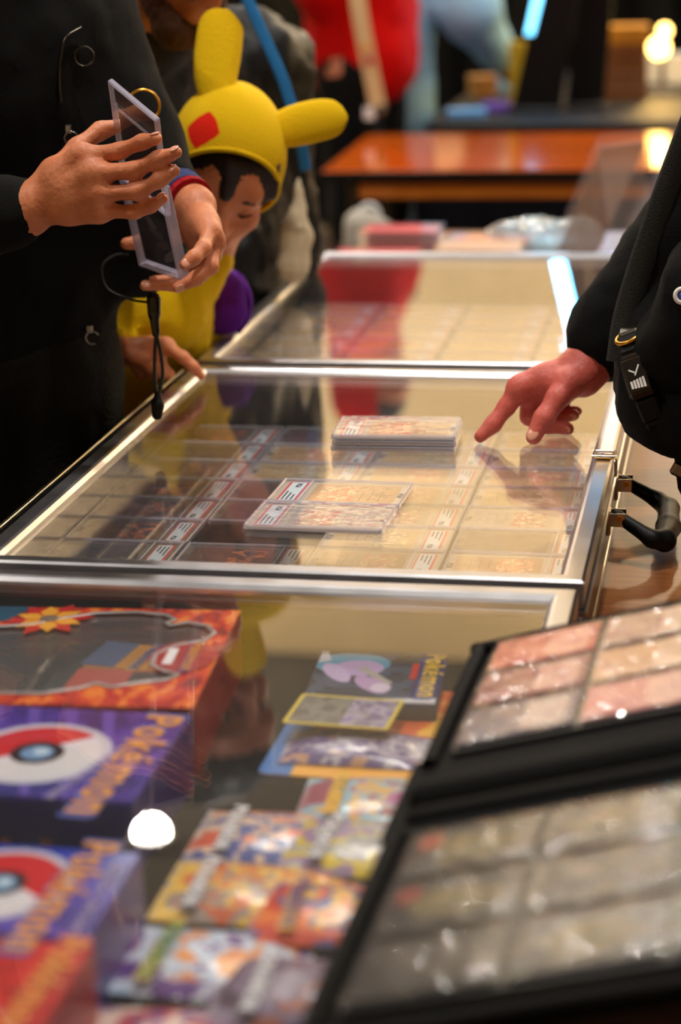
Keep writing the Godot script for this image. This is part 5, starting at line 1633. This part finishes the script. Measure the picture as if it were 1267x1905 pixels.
func child() -> void:
	var o := thing("person", "child in a yellow hooded costume looking down and pointing at the case corner", "person")
	var u := Vector3(0.349, 0.808, 0.475)
	var f := Vector3(0.135, -0.545, 0.828)
	var r := Vector3(0.927, -0.225, -0.299)
	var c := Vector3(0.015, 0.248, -0.845)
	var J := stand(Vector3(-0.27, FLOOR_Y, -1.04), Vector3(0.94, 0, 0.34), 0.56, {
		"pelvis": Vector3(-0.25, -0.24, -1.02), "chest": Vector3(-0.145, 0.02, -0.93), "neck": Vector3(-0.031, 0.143, -0.855), "head": c,
		"sr": Vector3(-0.150, 0.070, -0.870), "er": Vector3(-0.185, 0.010, -0.790), "wr": Vector3(-0.093, 0.041, -0.700),
		"sl": Vector3(-0.095, 0.075, -1.03), "el": Vector3(-0.14, -0.08, -1.14), "wl": Vector3(-0.17, -0.20, -1.10)})
	var hd := [[Vector3(-0.067, 0.035, -0.687), Vector3(-0.046, 0.028, -0.673), Vector3(-0.031, 0.023, -0.669), Vector3(-0.021, 0.021, -0.671)],
		[Vector3(-0.032, 0.050, -0.699), Vector3(-0.008, 0.038, -0.689), Vector3(0.005, 0.026, -0.688), Vector3(0.013, 0.013, -0.694)],
		[Vector3(-0.053, 0.047, -0.715), Vector3(-0.041, 0.031, -0.697), Vector3(-0.036, 0.016, -0.703), Vector3(-0.046, 0.013, -0.722)],
		[Vector3(-0.069, 0.043, -0.721), Vector3(-0.058, 0.024, -0.702), Vector3(-0.054, 0.011, -0.708), Vector3(-0.063, 0.011, -0.729)],
		[Vector3(-0.082, 0.038, -0.723), Vector3(-0.075, 0.021, -0.708), Vector3(-0.071, 0.008, -0.714), Vector3(-0.079, 0.009, -0.735)]]
	var st := begin()
	flesh(st, body_bones(J, 0.62), 0.016, 0.014)
	flesh(st, head_bones(c, r, u, f, 0.865, J.neck), 0.0045, 0.005)
	var hb := hand_bones(J.wr, hd, 0.74, 0.0125)
	hb.append([J.wr, Vector3(-0.13, 0.025, -0.742), 0.019, 0.021])
	flesh(st, hb, 0.0028, 0.0022)
	flesh(st, hand_bones(J.wl, relaxed_hand(J.wl, Vector3(0.1, -0.8, 0.5).normalized(), Vector3(1, 0, 0), Vector3(0, 0.5, 0.8).normalized()), 0.6), 0.004, 0.003)
	part(o, "body", st.commit(), M.skin_child)
	nails(o, hd, [1], [Vector3(0.5, 0.8, 0.2)], 0.75, M.nail)
	# closed lids and brows, small mouth
	for k in [-1.0, 1.0]:
		var e: Vector3 = c + (r * 0.031 * k + u * 0.004 + f * 0.082) * 0.865
		part(o, "eyelid", ball(Vector3.ONE * 0.0118), M.skin_child, e - f * 0.004)
		part(o, "eyelash", tube([e + r * -0.012 - u * 0.002 + f * 0.005, e - u * 0.006 + f * 0.0085, e + r * 0.012 - u * 0.002 + f * 0.005], [0.0012, 0.0018, 0.0012], 6), M.dark_hair)
		part(o, "eyebrow", tube([e + r * -0.013 + u * 0.016 + f * 0.006, e + u * 0.020 + f * 0.010, e + r * 0.013 + u * 0.016 + f * 0.006], [0.0012, 0.0022, 0.0012], 6), M.dark_hair)
	part(o, "mouth", tube([c + (r * -0.015 - u * 0.0585 + f * 0.091) * 0.865, c + (-u * 0.0590 + f * 0.094) * 0.865, c + (r * 0.015 - u * 0.0585 + f * 0.091) * 0.865], [0.0012, 0.0022, 0.0012], 6), mat(Color(0.58, 0.24, 0.20), 0.5))
	var brown := mat(Color(0.13, 0.065, 0.035), 0.55)
	var hs := [[c + (u * 0.035 - f * 0.03) * 0.865, c + (u * 0.03 + f * 0.015) * 0.865, 0.0686, 0.0620]]
	for k in 9:
		var a := -0.062 + 0.0155 * k
		var lift := 0.012 * absf(a) / 0.06
		hs.append([c + (r * a * 0.85 + u * (0.066 - lift) + f * (0.060 - absf(a) * 0.35)) * 0.94, c + (r * a * 1.02 + u * (0.030 - lift * 0.6 - 0.008 * (k % 2)) + f * (0.085 - absf(a) * 0.45)) * 0.94, 0.0141, 0.0080])
	part(o, "hair", flesh_mesh(hs, 0.004, 0.003, 0.002, 70.0), brown)
	# plain yellow plush hood with two stuffed ears and a red cloth patch
	var yel := cloth(Color(0.86, 0.70, 0.03), 120.0, 0.9, 0.5, 0.3)
	yel.subsurf_scatter_enabled = false
	var ax := (f * 0.97 - u * 0.22).normalized()
	var up2 := (u - ax * u.dot(ax)).normalized()
	var rt2 := r
	st = begin()
	var nt := 22
	var np := 40
	var P := []
	var hc := c + u * 0.0188 - f * 0.0056
	for i in nt + 1:
		var row := []
		for j in np:
			var ph := TAU * j / np
			var t0 := deg_to_rad(66.0 - 5.0 * cos(ph))
			var th := lerpf(t0, PI, float(i) / nt)
			var dv := ax * cos(th) + (up2 * cos(ph) + rt2 * sin(ph)) * sin(th)
			var q := Vector3(dv.dot(r) * 0.0761, dv.dot(u) * 0.0921, dv.dot(f) * 0.1034)
			row.append(hc + r * q.x + u * q.y + f * q.z)
		P.append(row)
	for i in nt:
		for j in np:
			var j2 := (j + 1) % np
			var ns := []
			for q in [P[i][j], P[i][j2], P[i + 1][j2], P[i + 1][j]]:
				ns.append((q - hc).normalized())
			tri(st, P[i][j], P[i][j2], P[i + 1][j2], ns[0], ns[1], ns[2])
			tri(st, P[i][j], P[i + 1][j2], P[i + 1][j], ns[0], ns[2], ns[3])
	var hood := part(o, "hood", st.commit(), yel)
	hood.set_meta("label", "yellow plush hood with stuffed ears")
	var rim := []
	for j in np + 1:
		rim.append(P[0][j % np])
	part(hood, "hood_rim", tube(rim, fill_array(0.0032, np + 1), 8), yel)
	part(hood, "stuffed_ear", tube(smooth([Vector3(0.017, 0.332, -0.822), Vector3(0.012, 0.364, -0.833), Vector3(0.013, 0.401, -0.850), Vector3(0.015, 0.430, -0.865), Vector3(0.021, 0.447, -0.876)], 5), [0.0207, 0.0216, 0.0230, 0.0244, 0.0258, 0.0273, 0.0282, 0.0291, 0.0296, 0.0301, 0.0301, 0.0301, 0.0299, 0.0296, 0.0291, 0.0282, 0.0263, 0.0235, 0.0188, 0.0122, 0.0028], 18, 0.55, Vector3(0.18, 0.28, 0.94)), yel)
	part(hood, "stuffed_ear", tube(smooth([Vector3(0.077, 0.295, -0.836), Vector3(0.101, 0.302, -0.846), Vector3(0.129, 0.308, -0.860), Vector3(0.153, 0.311, -0.874), Vector3(0.170, 0.311, -0.885)], 5), [0.0188, 0.0197, 0.0216, 0.0230, 0.0244, 0.0254, 0.0263, 0.0268, 0.0273, 0.0273, 0.0273, 0.0271, 0.0268, 0.0263, 0.0254, 0.0244, 0.0226, 0.0197, 0.0160, 0.0103, 0.0028], 18, 0.55, Vector3(0.18, 0.28, 0.94)), yel)
	# the patch follows the hood
	var pc := Vector3(0.010, 0.306, -0.771)
	var pn := (pc - hc).normalized()
	var pu := (up2 - pn * up2.dot(pn)).normalized()
	var pr_ := pn.cross(pu)
	st = begin()
	for i in 4:
		for j in 24:
			var v := []
			var ns := []
			for q in [[i, j], [i + 1, j], [i + 1, j + 1], [i, j + 1]]:
				var rad: float = 0.0222 * q[0] / 4.0
				var an: float = TAU * q[1] / 24.0
				var dv: Vector3 = (pn * 0.0893 + (pr_ * cos(an) + pu * sin(an)) * rad / pow(maxf(absf(cos(an)), absf(sin(an))), 0.7)).normalized()
				var e := Vector3(dv.dot(r) / 0.0761, dv.dot(u) / 0.0921, dv.dot(f) / 0.1034).length()
				v.append(hc + dv * (1.0 / e + (0.0016 if q[0] < 4 else -0.0005)))
				ns.append(dv)
			tri(st, v[0], v[1], v[2], ns[0], ns[1], ns[2])
			tri(st, v[0], v[2], v[3], ns[0], ns[2], ns[3])
	part(hood, "cloth_patch", st.commit(), cloth(Color(0.86, 0.13, 0.05), 120.0, 0.9, 0.4, 0.2))
	# costume
	var tb := top_bones(J, 0.028, -0.2, 0.62, 0.12)
	tb.append_array([[Vector3(-0.055, 0.120, -0.835), Vector3(-0.068, 0.070, -0.815), 0.050, 0.056], [Vector3(-0.125, 0.055, -0.88), Vector3(-0.150, -0.05, -0.90), 0.055, 0.060]])
	part(o, "costume", flesh_mesh(tb, 0.010, 0.012, 0.006, 14.0), yel)
	part(o, "costume_legs", flesh_mesh(legs(J, 0.02, 0.62), 0.014, 0.014, 0.005, 14.0), yel)
	shoes(o, J, Vector3(0.94, 0, 0.34), M.shoe, 0.7)
	# purple plush bag with a loop at the child's side
	var pb := thing("plush_bag", "purple plush bag with a loop strap at the yellow child's side", "bag")
	var pur := cloth(Color(0.34, 0.09, 0.54), 90.0, 0.9, 0.5, 0.4)
	part(pb, "bag_body", flesh_mesh([[Vector3(-0.024, 0.070, -0.985), Vector3(-0.026, 0.05, -0.980), 0.026, 0.030], [Vector3(-0.026, 0.05, -0.980), Vector3(-0.028, 0.040, -0.975), 0.030, 0.031]], 0.008, 0.01, 0.004, 20.0), pur)
	part(pb, "loop_strap", tube(smooth([Vector3(-0.018, 0.092, -0.985), Vector3(-0.002, 0.084, -0.985), Vector3(0.010, 0.058, -0.98), Vector3(0.008, 0.030, -0.975), Vector3(-0.006, 0.010, -0.97)], 5), fill_array(0.0055, 21), 8, 0.5), pur)

func bearded_person() -> void:
	var o := thing("person", "bearded person in a black padded jacket bending over behind the yellow hood", "person")
	var c := Vector3(-0.064, 0.538, -0.944)
	var f := Vector3(0.72, -0.35, 0.60).normalized()
	var r := f.cross(Vector3.UP).normalized()
	var u := r.cross(f)
	var J := stand(Vector3(-0.42, FLOOR_Y, -1.52), Vector3(0.54, 0, 0.84), 0.84, {
		"pelvis": Vector3(-0.40, -0.02, -1.52), "chest": Vector3(-0.26, 0.22, -1.32), "neck": Vector3(-0.145, 0.415, -1.04), "head": c,
		"sr": Vector3(-0.37, 0.35, -1.16), "er": Vector3(-0.44, 0.08, -1.14), "wr": Vector3(-0.40, -0.10, -1.08),
		"sl": Vector3(-0.10, 0.31, -1.46), "el": Vector3(-0.09, 0.06, -1.50), "wl": Vector3(-0.15, -0.14, -1.40)})
	var st := begin()
	flesh(st, body_bones(J), 0.018, 0.02)
	flesh(st, head_bones(c, r, u, f, 1.0, J.neck), 0.006, 0.006)
	for s in ["l", "r"]:
		var d: Vector3 = (J["w" + s] - J["e" + s]).normalized()
		flesh(st, hand_bones(J["w" + s], relaxed_hand(J["w" + s], d, Vector3(0, -0.5, 0.5).normalized(), Vector3(0.7, 0.2, 0.6).normalized()), 1.0), 0.005, 0.003)
	part(o, "body", st.commit(), M.skin_back)
	eyes(o, c, r, u, f, 1.0)
	part(o, "beard", flesh_mesh([[c - r * 0.052 - u * 0.045 + f * 0.03, c - r * 0.03 - u * 0.096 + f * 0.062, 0.020, 0.022], [c + r * 0.052 - u * 0.045 + f * 0.03, c + r * 0.03 - u * 0.096 + f * 0.062, 0.020, 0.022], [c - r * 0.022 - u * 0.104 + f * 0.066, c + r * 0.022 - u * 0.104 + f * 0.066, 0.022, 0.022], [c - r * 0.024 - u * 0.046 + f * 0.088, c + r * 0.024 - u * 0.046 + f * 0.088, 0.006, 0.006]], 0.005, 0.006, 0.004, 90.0), mat(Color(0.30, 0.17, 0.09), 0.8))
	part(o, "hair", flesh_mesh(hair_cap(c, r, u, f, 1.03), 0.007, 0.008, 0.003, 60.0), M.dark_hair)
	var puff := mat(Color(0.035, 0.035, 0.040), 0.48, 0.0, 0.35)
	var tb := top_bones(J, 0.045, 0.0)
	tb.append([Vector3(-0.20, 0.30, -1.40), Vector3(-0.16, 0.05, -1.34), 0.13, 0.14])
	var jk := part(o, "padded_jacket", flesh_mesh(tb, 0.014, 0.016, 0.016, 13.0), puff)
	part(o, "trousers", flesh_mesh(legs(J, 0.012), 0.02, 0.02, 0.006, 9.0), M.trouser)
	shoes(o, J, Vector3(0.54, 0, 0.84), M.shoe)
	# blue strap across the shoulder, cream tote on it
	var sp := [Vector3(-0.045, 0.455, -1.240), Vector3(-0.018, 0.395, -1.235), Vector3(0.010, 0.330, -1.232), Vector3(0.030, 0.255, -1.238), Vector3(0.034, 0.195, -1.262)]
	var tb2 := thing("tote_bag", "cream cloth tote bag on a light blue shoulder strap behind the child", "bag")
	part(tb2, "strap", tube(smooth(sp, 6), fill_array(0.0085, 25), 8, 0.22, Vector3(0.18, 0.28, 0.94)), cloth(Color(0.16, 0.44, 0.68), 80.0))
	part(tb2, "bag_body", flesh_mesh([[Vector3(0.012, 0.170, -1.315), Vector3(0.008, 0.09, -1.305), 0.006, 0.018], [Vector3(0.008, 0.09, -1.305), Vector3(0.002, 0.045, -1.30), 0.018, 0.026]], 0.010, 0.01, 0.006, 22.0), cloth(Color(0.74, 0.68, 0.58), 60.0))

func vendor() -> void:
	var o := thing("person", "person in a black sweatshirt and open coat pointing down at the middle case", "person")
	var J := stand(Vector3(0.98, FLOOR_Y, -0.45), Vector3.LEFT, 0.86, {
		"pelvis": Vector3(0.96, 0.03, -0.45), "chest": Vector3(0.86, 0.36, -0.45), "neck": Vector3(0.80, 0.56, -0.45), "head": Vector3(0.73, 0.70, -0.45),
		"sr": Vector3(0.84, 0.47, -0.63), "er": Vector3(0.655, 0.235, -0.615), "wr": Vector3(0.499, 0.075, -0.503),
		"sl": Vector3(0.84, 0.47, -0.28), "el": Vector3(0.735, 0.215, -0.30), "wl": Vector3(0.578, 0.100, -0.372)})
	var h := [[Vector3(0.489, 0.065, -0.471), Vector3(0.476, 0.052, -0.454), Vector3(0.463, 0.033, -0.438), Vector3(0.453, 0.015, -0.427)],
		[Vector3(0.433, 0.057, -0.479), Vector3(0.419, 0.037, -0.473), Vector3(0.405, 0.019, -0.462), Vector3(0.392, 0.0075, -0.451)],
		[Vector3(0.444, 0.046, -0.498), Vector3(0.442, 0.022, -0.490), Vector3(0.462, 0.014, -0.484), Vector3(0.486, 0.012, -0.478)],
		[Vector3(0.457, 0.041, -0.517), Vector3(0.450, 0.020, -0.514), Vector3(0.470, 0.016, -0.512), Vector3(0.490, 0.020, -0.508)],
		[Vector3(0.470, 0.036, -0.534), Vector3(0.463, 0.016, -0.532), Vector3(0.478, 0.013, -0.530), Vector3(0.492, 0.020, -0.526)]]
	var st := begin()
	flesh(st, body_bones(J, 0.92), 0.018, 0.02)
	var hf := Vector3(-0.75, -0.62, 0.1).normalized()
	var hr := hf.cross(Vector3.UP).normalized()
	var hu := hr.cross(hf)
	flesh(st, head_bones(J.head, hr, hu, hf, 1.0, J.neck), 0.006, 0.006)
	var hb := hand_bones(J.wr, h, 1.06, 0.0115, 0.94)
	hb.append([J.wr, Vector3(0.555, 0.135, -0.545), 0.025, 0.029])
	hb.append([J.wr + Vector3(0.002, -0.008, 0.012), Vector3(0.555, 0.125, -0.530), 0.022, 0.026])
	flesh(st, hb, 0.0032, 0.0028)
	flesh(st, hand_bones(J.wl, relaxed_hand(J.wl, Vector3(0.80, -0.55, -0.2).normalized(), Vector3(0, -0.3, -0.6).normalized(), Vector3(-0.4, -0.6, 0.5).normalized()), 0.8), 0.005, 0.003)
	part(o, "body", st.commit(), M.skin_red_lit)
	nails(o, h, [0], [Vector3(-0.25, 0.35, 0.9)], 1.35, M.nail)
	nails(o, h, [2, 3], [Vector3(0.3, -0.1, 0.95), Vector3(0.3, -0.2, 0.9)], 1.0, M.nail)
	eyes(o, J.head, hr, hu, hf, 1.0)
	part(o, "hair", flesh_mesh(hair_cap(J.head, hr, hu, hf, 1.03), 0.008, 0.008, 0.003, 60.0), M.dark_hair)
	var fleece := cloth(Color(0.032, 0.032, 0.036), 200.0, 0.95, 0.3, 0.1)
	var tb := top_bones(J, 0.022, 0.0, 1.0, 0.10)
	# bunched cuff of the pointing arm, sleeve of the near arm
	tb.append_array([[Vector3(0.535, 0.122, -0.532), Vector3(0.585, 0.170, -0.566), 0.041, 0.049], [Vector3(0.600, 0.185, -0.575), Vector3(0.66, 0.25, -0.60), 0.052, 0.066], [Vector3(0.615, 0.135, -0.350), Vector3(0.74, 0.24, -0.30), 0.046, 0.068], [Vector3(0.645, 0.20, -0.345), Vector3(0.78, 0.34, -0.29), 0.052, 0.075]])
	var sw := part(o, "sweatshirt", flesh_mesh(tb, 0.012, 0.012, 0.007, 11.0), fleece)
	# open coat hanging forward over the case edge
	var cb := [[Vector3(0.660, 0.40, -0.445), Vector3(0.600, 0.235, -0.435), 0.035, 0.030], [Vector3(0.600, 0.235, -0.435), Vector3(0.577, 0.135, -0.415), 0.030, 0.026],
		[Vector3(0.577, 0.135, -0.415), Vector3(0.585, 0.080, -0.400), 0.030, 0.034], [Vector3(0.585, 0.080, -0.400), Vector3(0.640, 0.065, -0.395), 0.036, 0.050], [Vector3(0.66, 0.30, -0.44), Vector3(0.66, 0.10, -0.42), 0.055, 0.065],
		[Vector3(0.70, 0.45, -0.46), Vector3(0.74, 0.10, -0.45), 0.06, 0.09], [Vector3(0.80, 0.50, -0.46), Vector3(0.84, 0.06, -0.46), 0.08, 0.12],
		[Vector3(0.583, 0.115, -0.375), Vector3(0.592, 0.066, -0.360), 0.030, 0.034], [Vector3(0.592, 0.066, -0.360), Vector3(0.640, 0.068, -0.345), 0.036, 0.042], [Vector3(0.640, 0.068, -0.345), Vector3(0.70, 0.12, -0.34), 0.042, 0.06]]
	var coat := part(o, "coat", flesh_mesh(cb, 0.010, 0.012, 0.005, 12.0), M.jacket)
	part(coat, "coat_facing", tube(smooth([Vector3(0.630, 0.395, -0.408), Vector3(0.586, 0.270, -0.402), Vector3(0.554, 0.165, -0.392), Vector3(0.546, 0.110, -0.378)], 6), fill_array(0.013, 19), 8, 0.35, Vector3(0.18, 0.28, 0.94)), cloth(Color(0.17, 0.17, 0.165), 160.0, 0.9, 0.4, 0.2))
	part(coat, "strap", tube([Vector3(0.612, 0.03, -0.352), Vector3(0.618, -0.012, -0.345), Vector3(0.632, -0.040, -0.340)], [0.010, 0.010, 0.009], 8, 0.4), M.black_rubber)
	part(coat, "strap_buckle", cbox(0.020, 0.014, 0.008, 0.002), M.steel, Vector3(0.613, 0.004, -0.344), Vector3(0, 0.3, -0.5))
	part(o, "trousers", flesh_mesh(legs(J, 0.012), 0.02, 0.02, 0.006, 9.0), M.trouser)
	shoes(o, J, Vector3.LEFT, M.shoe)
	# emblem on the near sleeve: a round white C over blue and red
	var em := part(sw, "sleeve_emblem", torus(0.0068, 0.0022, 0.7, TAU - 0.7), M.white, Vector3(0.612, 0.197, -0.292), Vector3(-0.25, 0.15, 0.2))
	part(em, "emblem_blue", ball(Vector3.ONE * 0.0046, 12), M.blue_print, Vector3(0, 0, -0.002))
	part(em, "emblem_red", cbox(0.008, 0.003, 0.002, 0.0005), M.label_red, Vector3(0.004, 0.006, 0.0008))
	# wrist watch on the near wrist
	var w := thing("wrist_watch", "black square wrist watch on the near wrist of the black coat", "watch")
	w.transform = Transform3D(Basis.from_euler(Vector3(-0.35, -0.25, 0.42)) * Basis.from_scale(Vector3.ONE * 1.3), Vector3(0.569, 0.109, -0.322))
	part(w, "watch_case", cbox(0.022, 0.036, 0.011, 0.003), M.black_gloss)
	var df := part(w, "dial_frame", cbox(0.018, 0.027, 0.002, 0.0008), M.gunmetal, Vector3(0, 0, 0.0060))
	part(df, "dial", box(0.015, 0.0235, 0.001), mat(Color(0.07, 0.08, 0.11), 0.2), Vector3(0, 0, 0.0008))
	for k in 5:
		part(df, "dial_mark", box(0.0018, 0.006 + 0.0006 * k, 0.0006), M.white, Vector3(-0.005 + 0.0025 * k, -0.0075, 0.0015))
	part(df, "watch_hand", box(0.0012, 0.009, 0.0006), M.white, Vector3(0.002, 0.003, 0.0016), Vector3(0, 0, -0.6))
	part(df, "watch_hand", box(0.0012, 0.006, 0.0006), M.white, Vector3(-0.002, 0.003, 0.0016), Vector3(0, 0, 0.9))
	for s in [-1, 1]:
		part(w, "strap_link", cbox(0.018, 0.020, 0.005, 0.002), [M.black_rubber, M.brass][0], Vector3(0, 0.027 * s, -0.005), Vector3(-0.5 * s, 0, 0))
		part(w, "strap_link", cbox(0.017, 0.018, 0.005, 0.002), M.gunmetal if s > 0 else M.black_rubber, Vector3(0, 0.041 * s, -0.017), Vector3(-1.0 * s, 0, 0))
	part(w, "buckle", torus(0.010, 0.0018), M.brass, Vector3(0.0, 0.034, -0.008), Vector3(-0.9, 0, 0))

func far_people() -> void:
	# red hooded top
	var o := thing("person", "person in a bright red hooded top behind the orange wooden table", "person")
	var J := stand(Vector3(-0.45, FLOOR_Y, -4.42), Vector3(0.96, 0, 0.28), 0.93, {"sr": Vector3(-0.45, 0.64, -4.29), "sl": Vector3(-0.46, 0.64, -4.56), "er": Vector3(-0.53, 0.34, -4.30), "wr": Vector3(-0.44, 0.30, -4.40), "el": Vector3(-0.52, 0.34, -4.58), "wl": Vector3(-0.45, 0.30, -4.48)}, 1.18)
	dress(o, J, Vector3(0.9, -0.1, 0.3).normalized(), cloth(Color(0.80, 0.015, 0.015), 60.0, 0.85, 0.4, 0.2), cloth(Color(0.03, 0.03, 0.035), 60.0), Vector3(0.96, 0, 0.28), 0.08, 0.045)
	part(o, "raised_hood", flesh_mesh([[J.neck + Vector3(-0.03, 0.0, 0), J.head + Vector3(-0.045, 0.05, -0.01), 0.10, 0.105], [J.neck + Vector3(0.0, -0.02, 0), J.neck + Vector3(0.02, 0.03, 0), 0.10, 0.085]], 0.014, 0.014, 0.006, 12.0), cloth(Color(0.80, 0.015, 0.015), 60.0, 0.85, 0.4, 0.2))
	var ln := thing("lanyard", "broad cream lanyard with a red print hanging on the red top", "lanyard")
	var cm := cloth(Color(0.82, 0.70, 0.52), 60.0)
	part(ln, "ribbon", ribbon([Vector3(-0.43, 0.45, -4.210), Vector3(-0.415, 0.30, -4.183), Vector3(-0.395, 0.18, -4.173), Vector3(-0.370, 0.05, -4.168), Vector3(-0.360, 0.0, -4.166)], 0.046), cm)
	part(ln, "red_print", cbox(0.022, 0.026, 0.002, 0.0006), mat(Color(0.70, 0.03, 0.14), 0.5), Vector3(-0.384, 0.130, -4.168), Vector3(0, 0, 0.18))
	part(ln, "orange_print", cbox(0.020, 0.020, 0.002, 0.0006), mat(Color(0.86, 0.56, 0.18), 0.5), Vector3(-0.393, 0.165, -4.170), Vector3(0, 0, 0.18))
	part(ln, "clip", cbox(0.040, 0.022, 0.008, 0.002), M.steel, Vector3(-0.356, -0.008, -4.164), Vector3(0, 0, 0.2))
	part(ln, "badge_holder", cbox(0.030, 0.035, 0.004, 0.001), M.white, Vector3(-0.385, -0.018, -4.162))
	# light blue denim top
	var o2 := thing("person", "person in a pale blue jacket standing behind the red hooded top", "person")
	J = stand(Vector3(-0.50, FLOOR_Y, -5.05), Vector3(0.8, 0, 0.6), 0.78, {"sl": Vector3(-0.32, 0.42, -5.10), "el": Vector3(-0.20, 0.22, -5.02), "wl": Vector3(-0.12, 0.06, -5.14), "er": Vector3(-0.58, 0.14, -4.86), "wr": Vector3(-0.48, -0.02, -4.74)}, 1.0)
	dress(o2, J, Vector3(0.8, -0.15, 0.6).normalized(), cloth(Color(0.60, 0.79, 0.91), 60.0, 0.85, 0.4, 0.2), cloth(Color(0.55, 0.62, 0.70), 60.0), Vector3(0.8, 0, 0.6), -0.2, 0.05)
	# two more visitors in dark clothes further off
	for k in 2:
		var o3 := thing("person", ["person in a dark olive coat standing left of the draped table", "person in a black coat standing beyond the black display panels"][k], "person")
		var at: Vector3 = [Vector3(-1.05, FLOOR_Y, -5.6), Vector3(-0.12, FLOOR_Y, -6.75)][k]
		J = stand(at, Vector3(0.2, 0, 0.98), 0.88)
		for q in ["l", "r"]:   # hands in the coat pockets
			J["w" + q] = J.pelvis + (J["e" + q] - J.pelvis) * 0.25 + Vector3(0, 0.06, 0)
		dress(o3, J, Vector3(0.2, -0.1, 0.97).normalized(), cloth([Color(0.10, 0.09, 0.05), Color(0.03, 0.03, 0.035)][k], 60.0), cloth(Color(0.035, 0.035, 0.04), 60.0), Vector3(0.2, 0, 0.98), 0.0, 0.05)

func ribbon(pts: Array, w: float) -> ArrayMesh:
	var st := begin()
	var c := smooth(pts, 6)
	for i in c.size() - 1:
		var d: Vector3 = (c[i + 1] - c[i]).normalized()
		var s: Vector3 = d.cross(Vector3(0, 0, 1)).normalized() * w / 2
		var n := s.cross(d).normalized()
		if n.z < 0:
			n = -n
		quad(st, c[i] - s, c[i] + s, c[i + 1] + s, c[i + 1] - s, n)
		quad(st, c[i] - s - n * 0.002, c[i] + s - n * 0.002, c[i + 1] + s - n * 0.002, c[i + 1] - s - n * 0.002, -n)
		quad(st, c[i] - s, c[i + 1] - s, c[i + 1] - s - n * 0.002, c[i] - s - n * 0.002, -s.normalized())
		quad(st, c[i] + s, c[i + 1] + s, c[i + 1] + s - n * 0.002, c[i] + s - n * 0.002, s.normalized())
	return st.commit()

func dress(o: Node3D, J: Dictionary, f: Vector3, top: Material, bottom: Material, face: Vector3, hem: float, thick: float) -> void:
	var r := f.cross(Vector3.UP).normalized()
	var u := r.cross(f)
	var st := begin()
	flesh(st, body_bones(J), 0.022, 0.02)
	flesh(st, head_bones(J.head, r, u, f, 1.0, J.neck), 0.008, 0.007)
	for s in ["l", "r"]:
		var d: Vector3 = (J["w" + s] - J["e" + s]).normalized()
		flesh(st, hand_bones(J["w" + s], relaxed_hand(J["w" + s], d, face, Vector3(0, 0.3, 0) + face * 0.95), 1.0), 0.006, 0.003)
	part(o, "body", st.commit(), M.skin_back)
	eyes(o, J.head, r, u, f, 1.0)
	part(o, "hair", flesh_mesh(hair_cap(J.head, r, u, f, 1.04), 0.009, 0.008, 0.003, 60.0), M.dark_hair)
	part(o, "top", flesh_mesh(top_bones(J, thick, hem), 0.017, 0.016, 0.010, 9.0), top)
	part(o, "trousers", flesh_mesh(legs(J, 0.012), 0.022, 0.02, 0.006, 9.0), bottom)
	shoes(o, J, face, M.shoe)
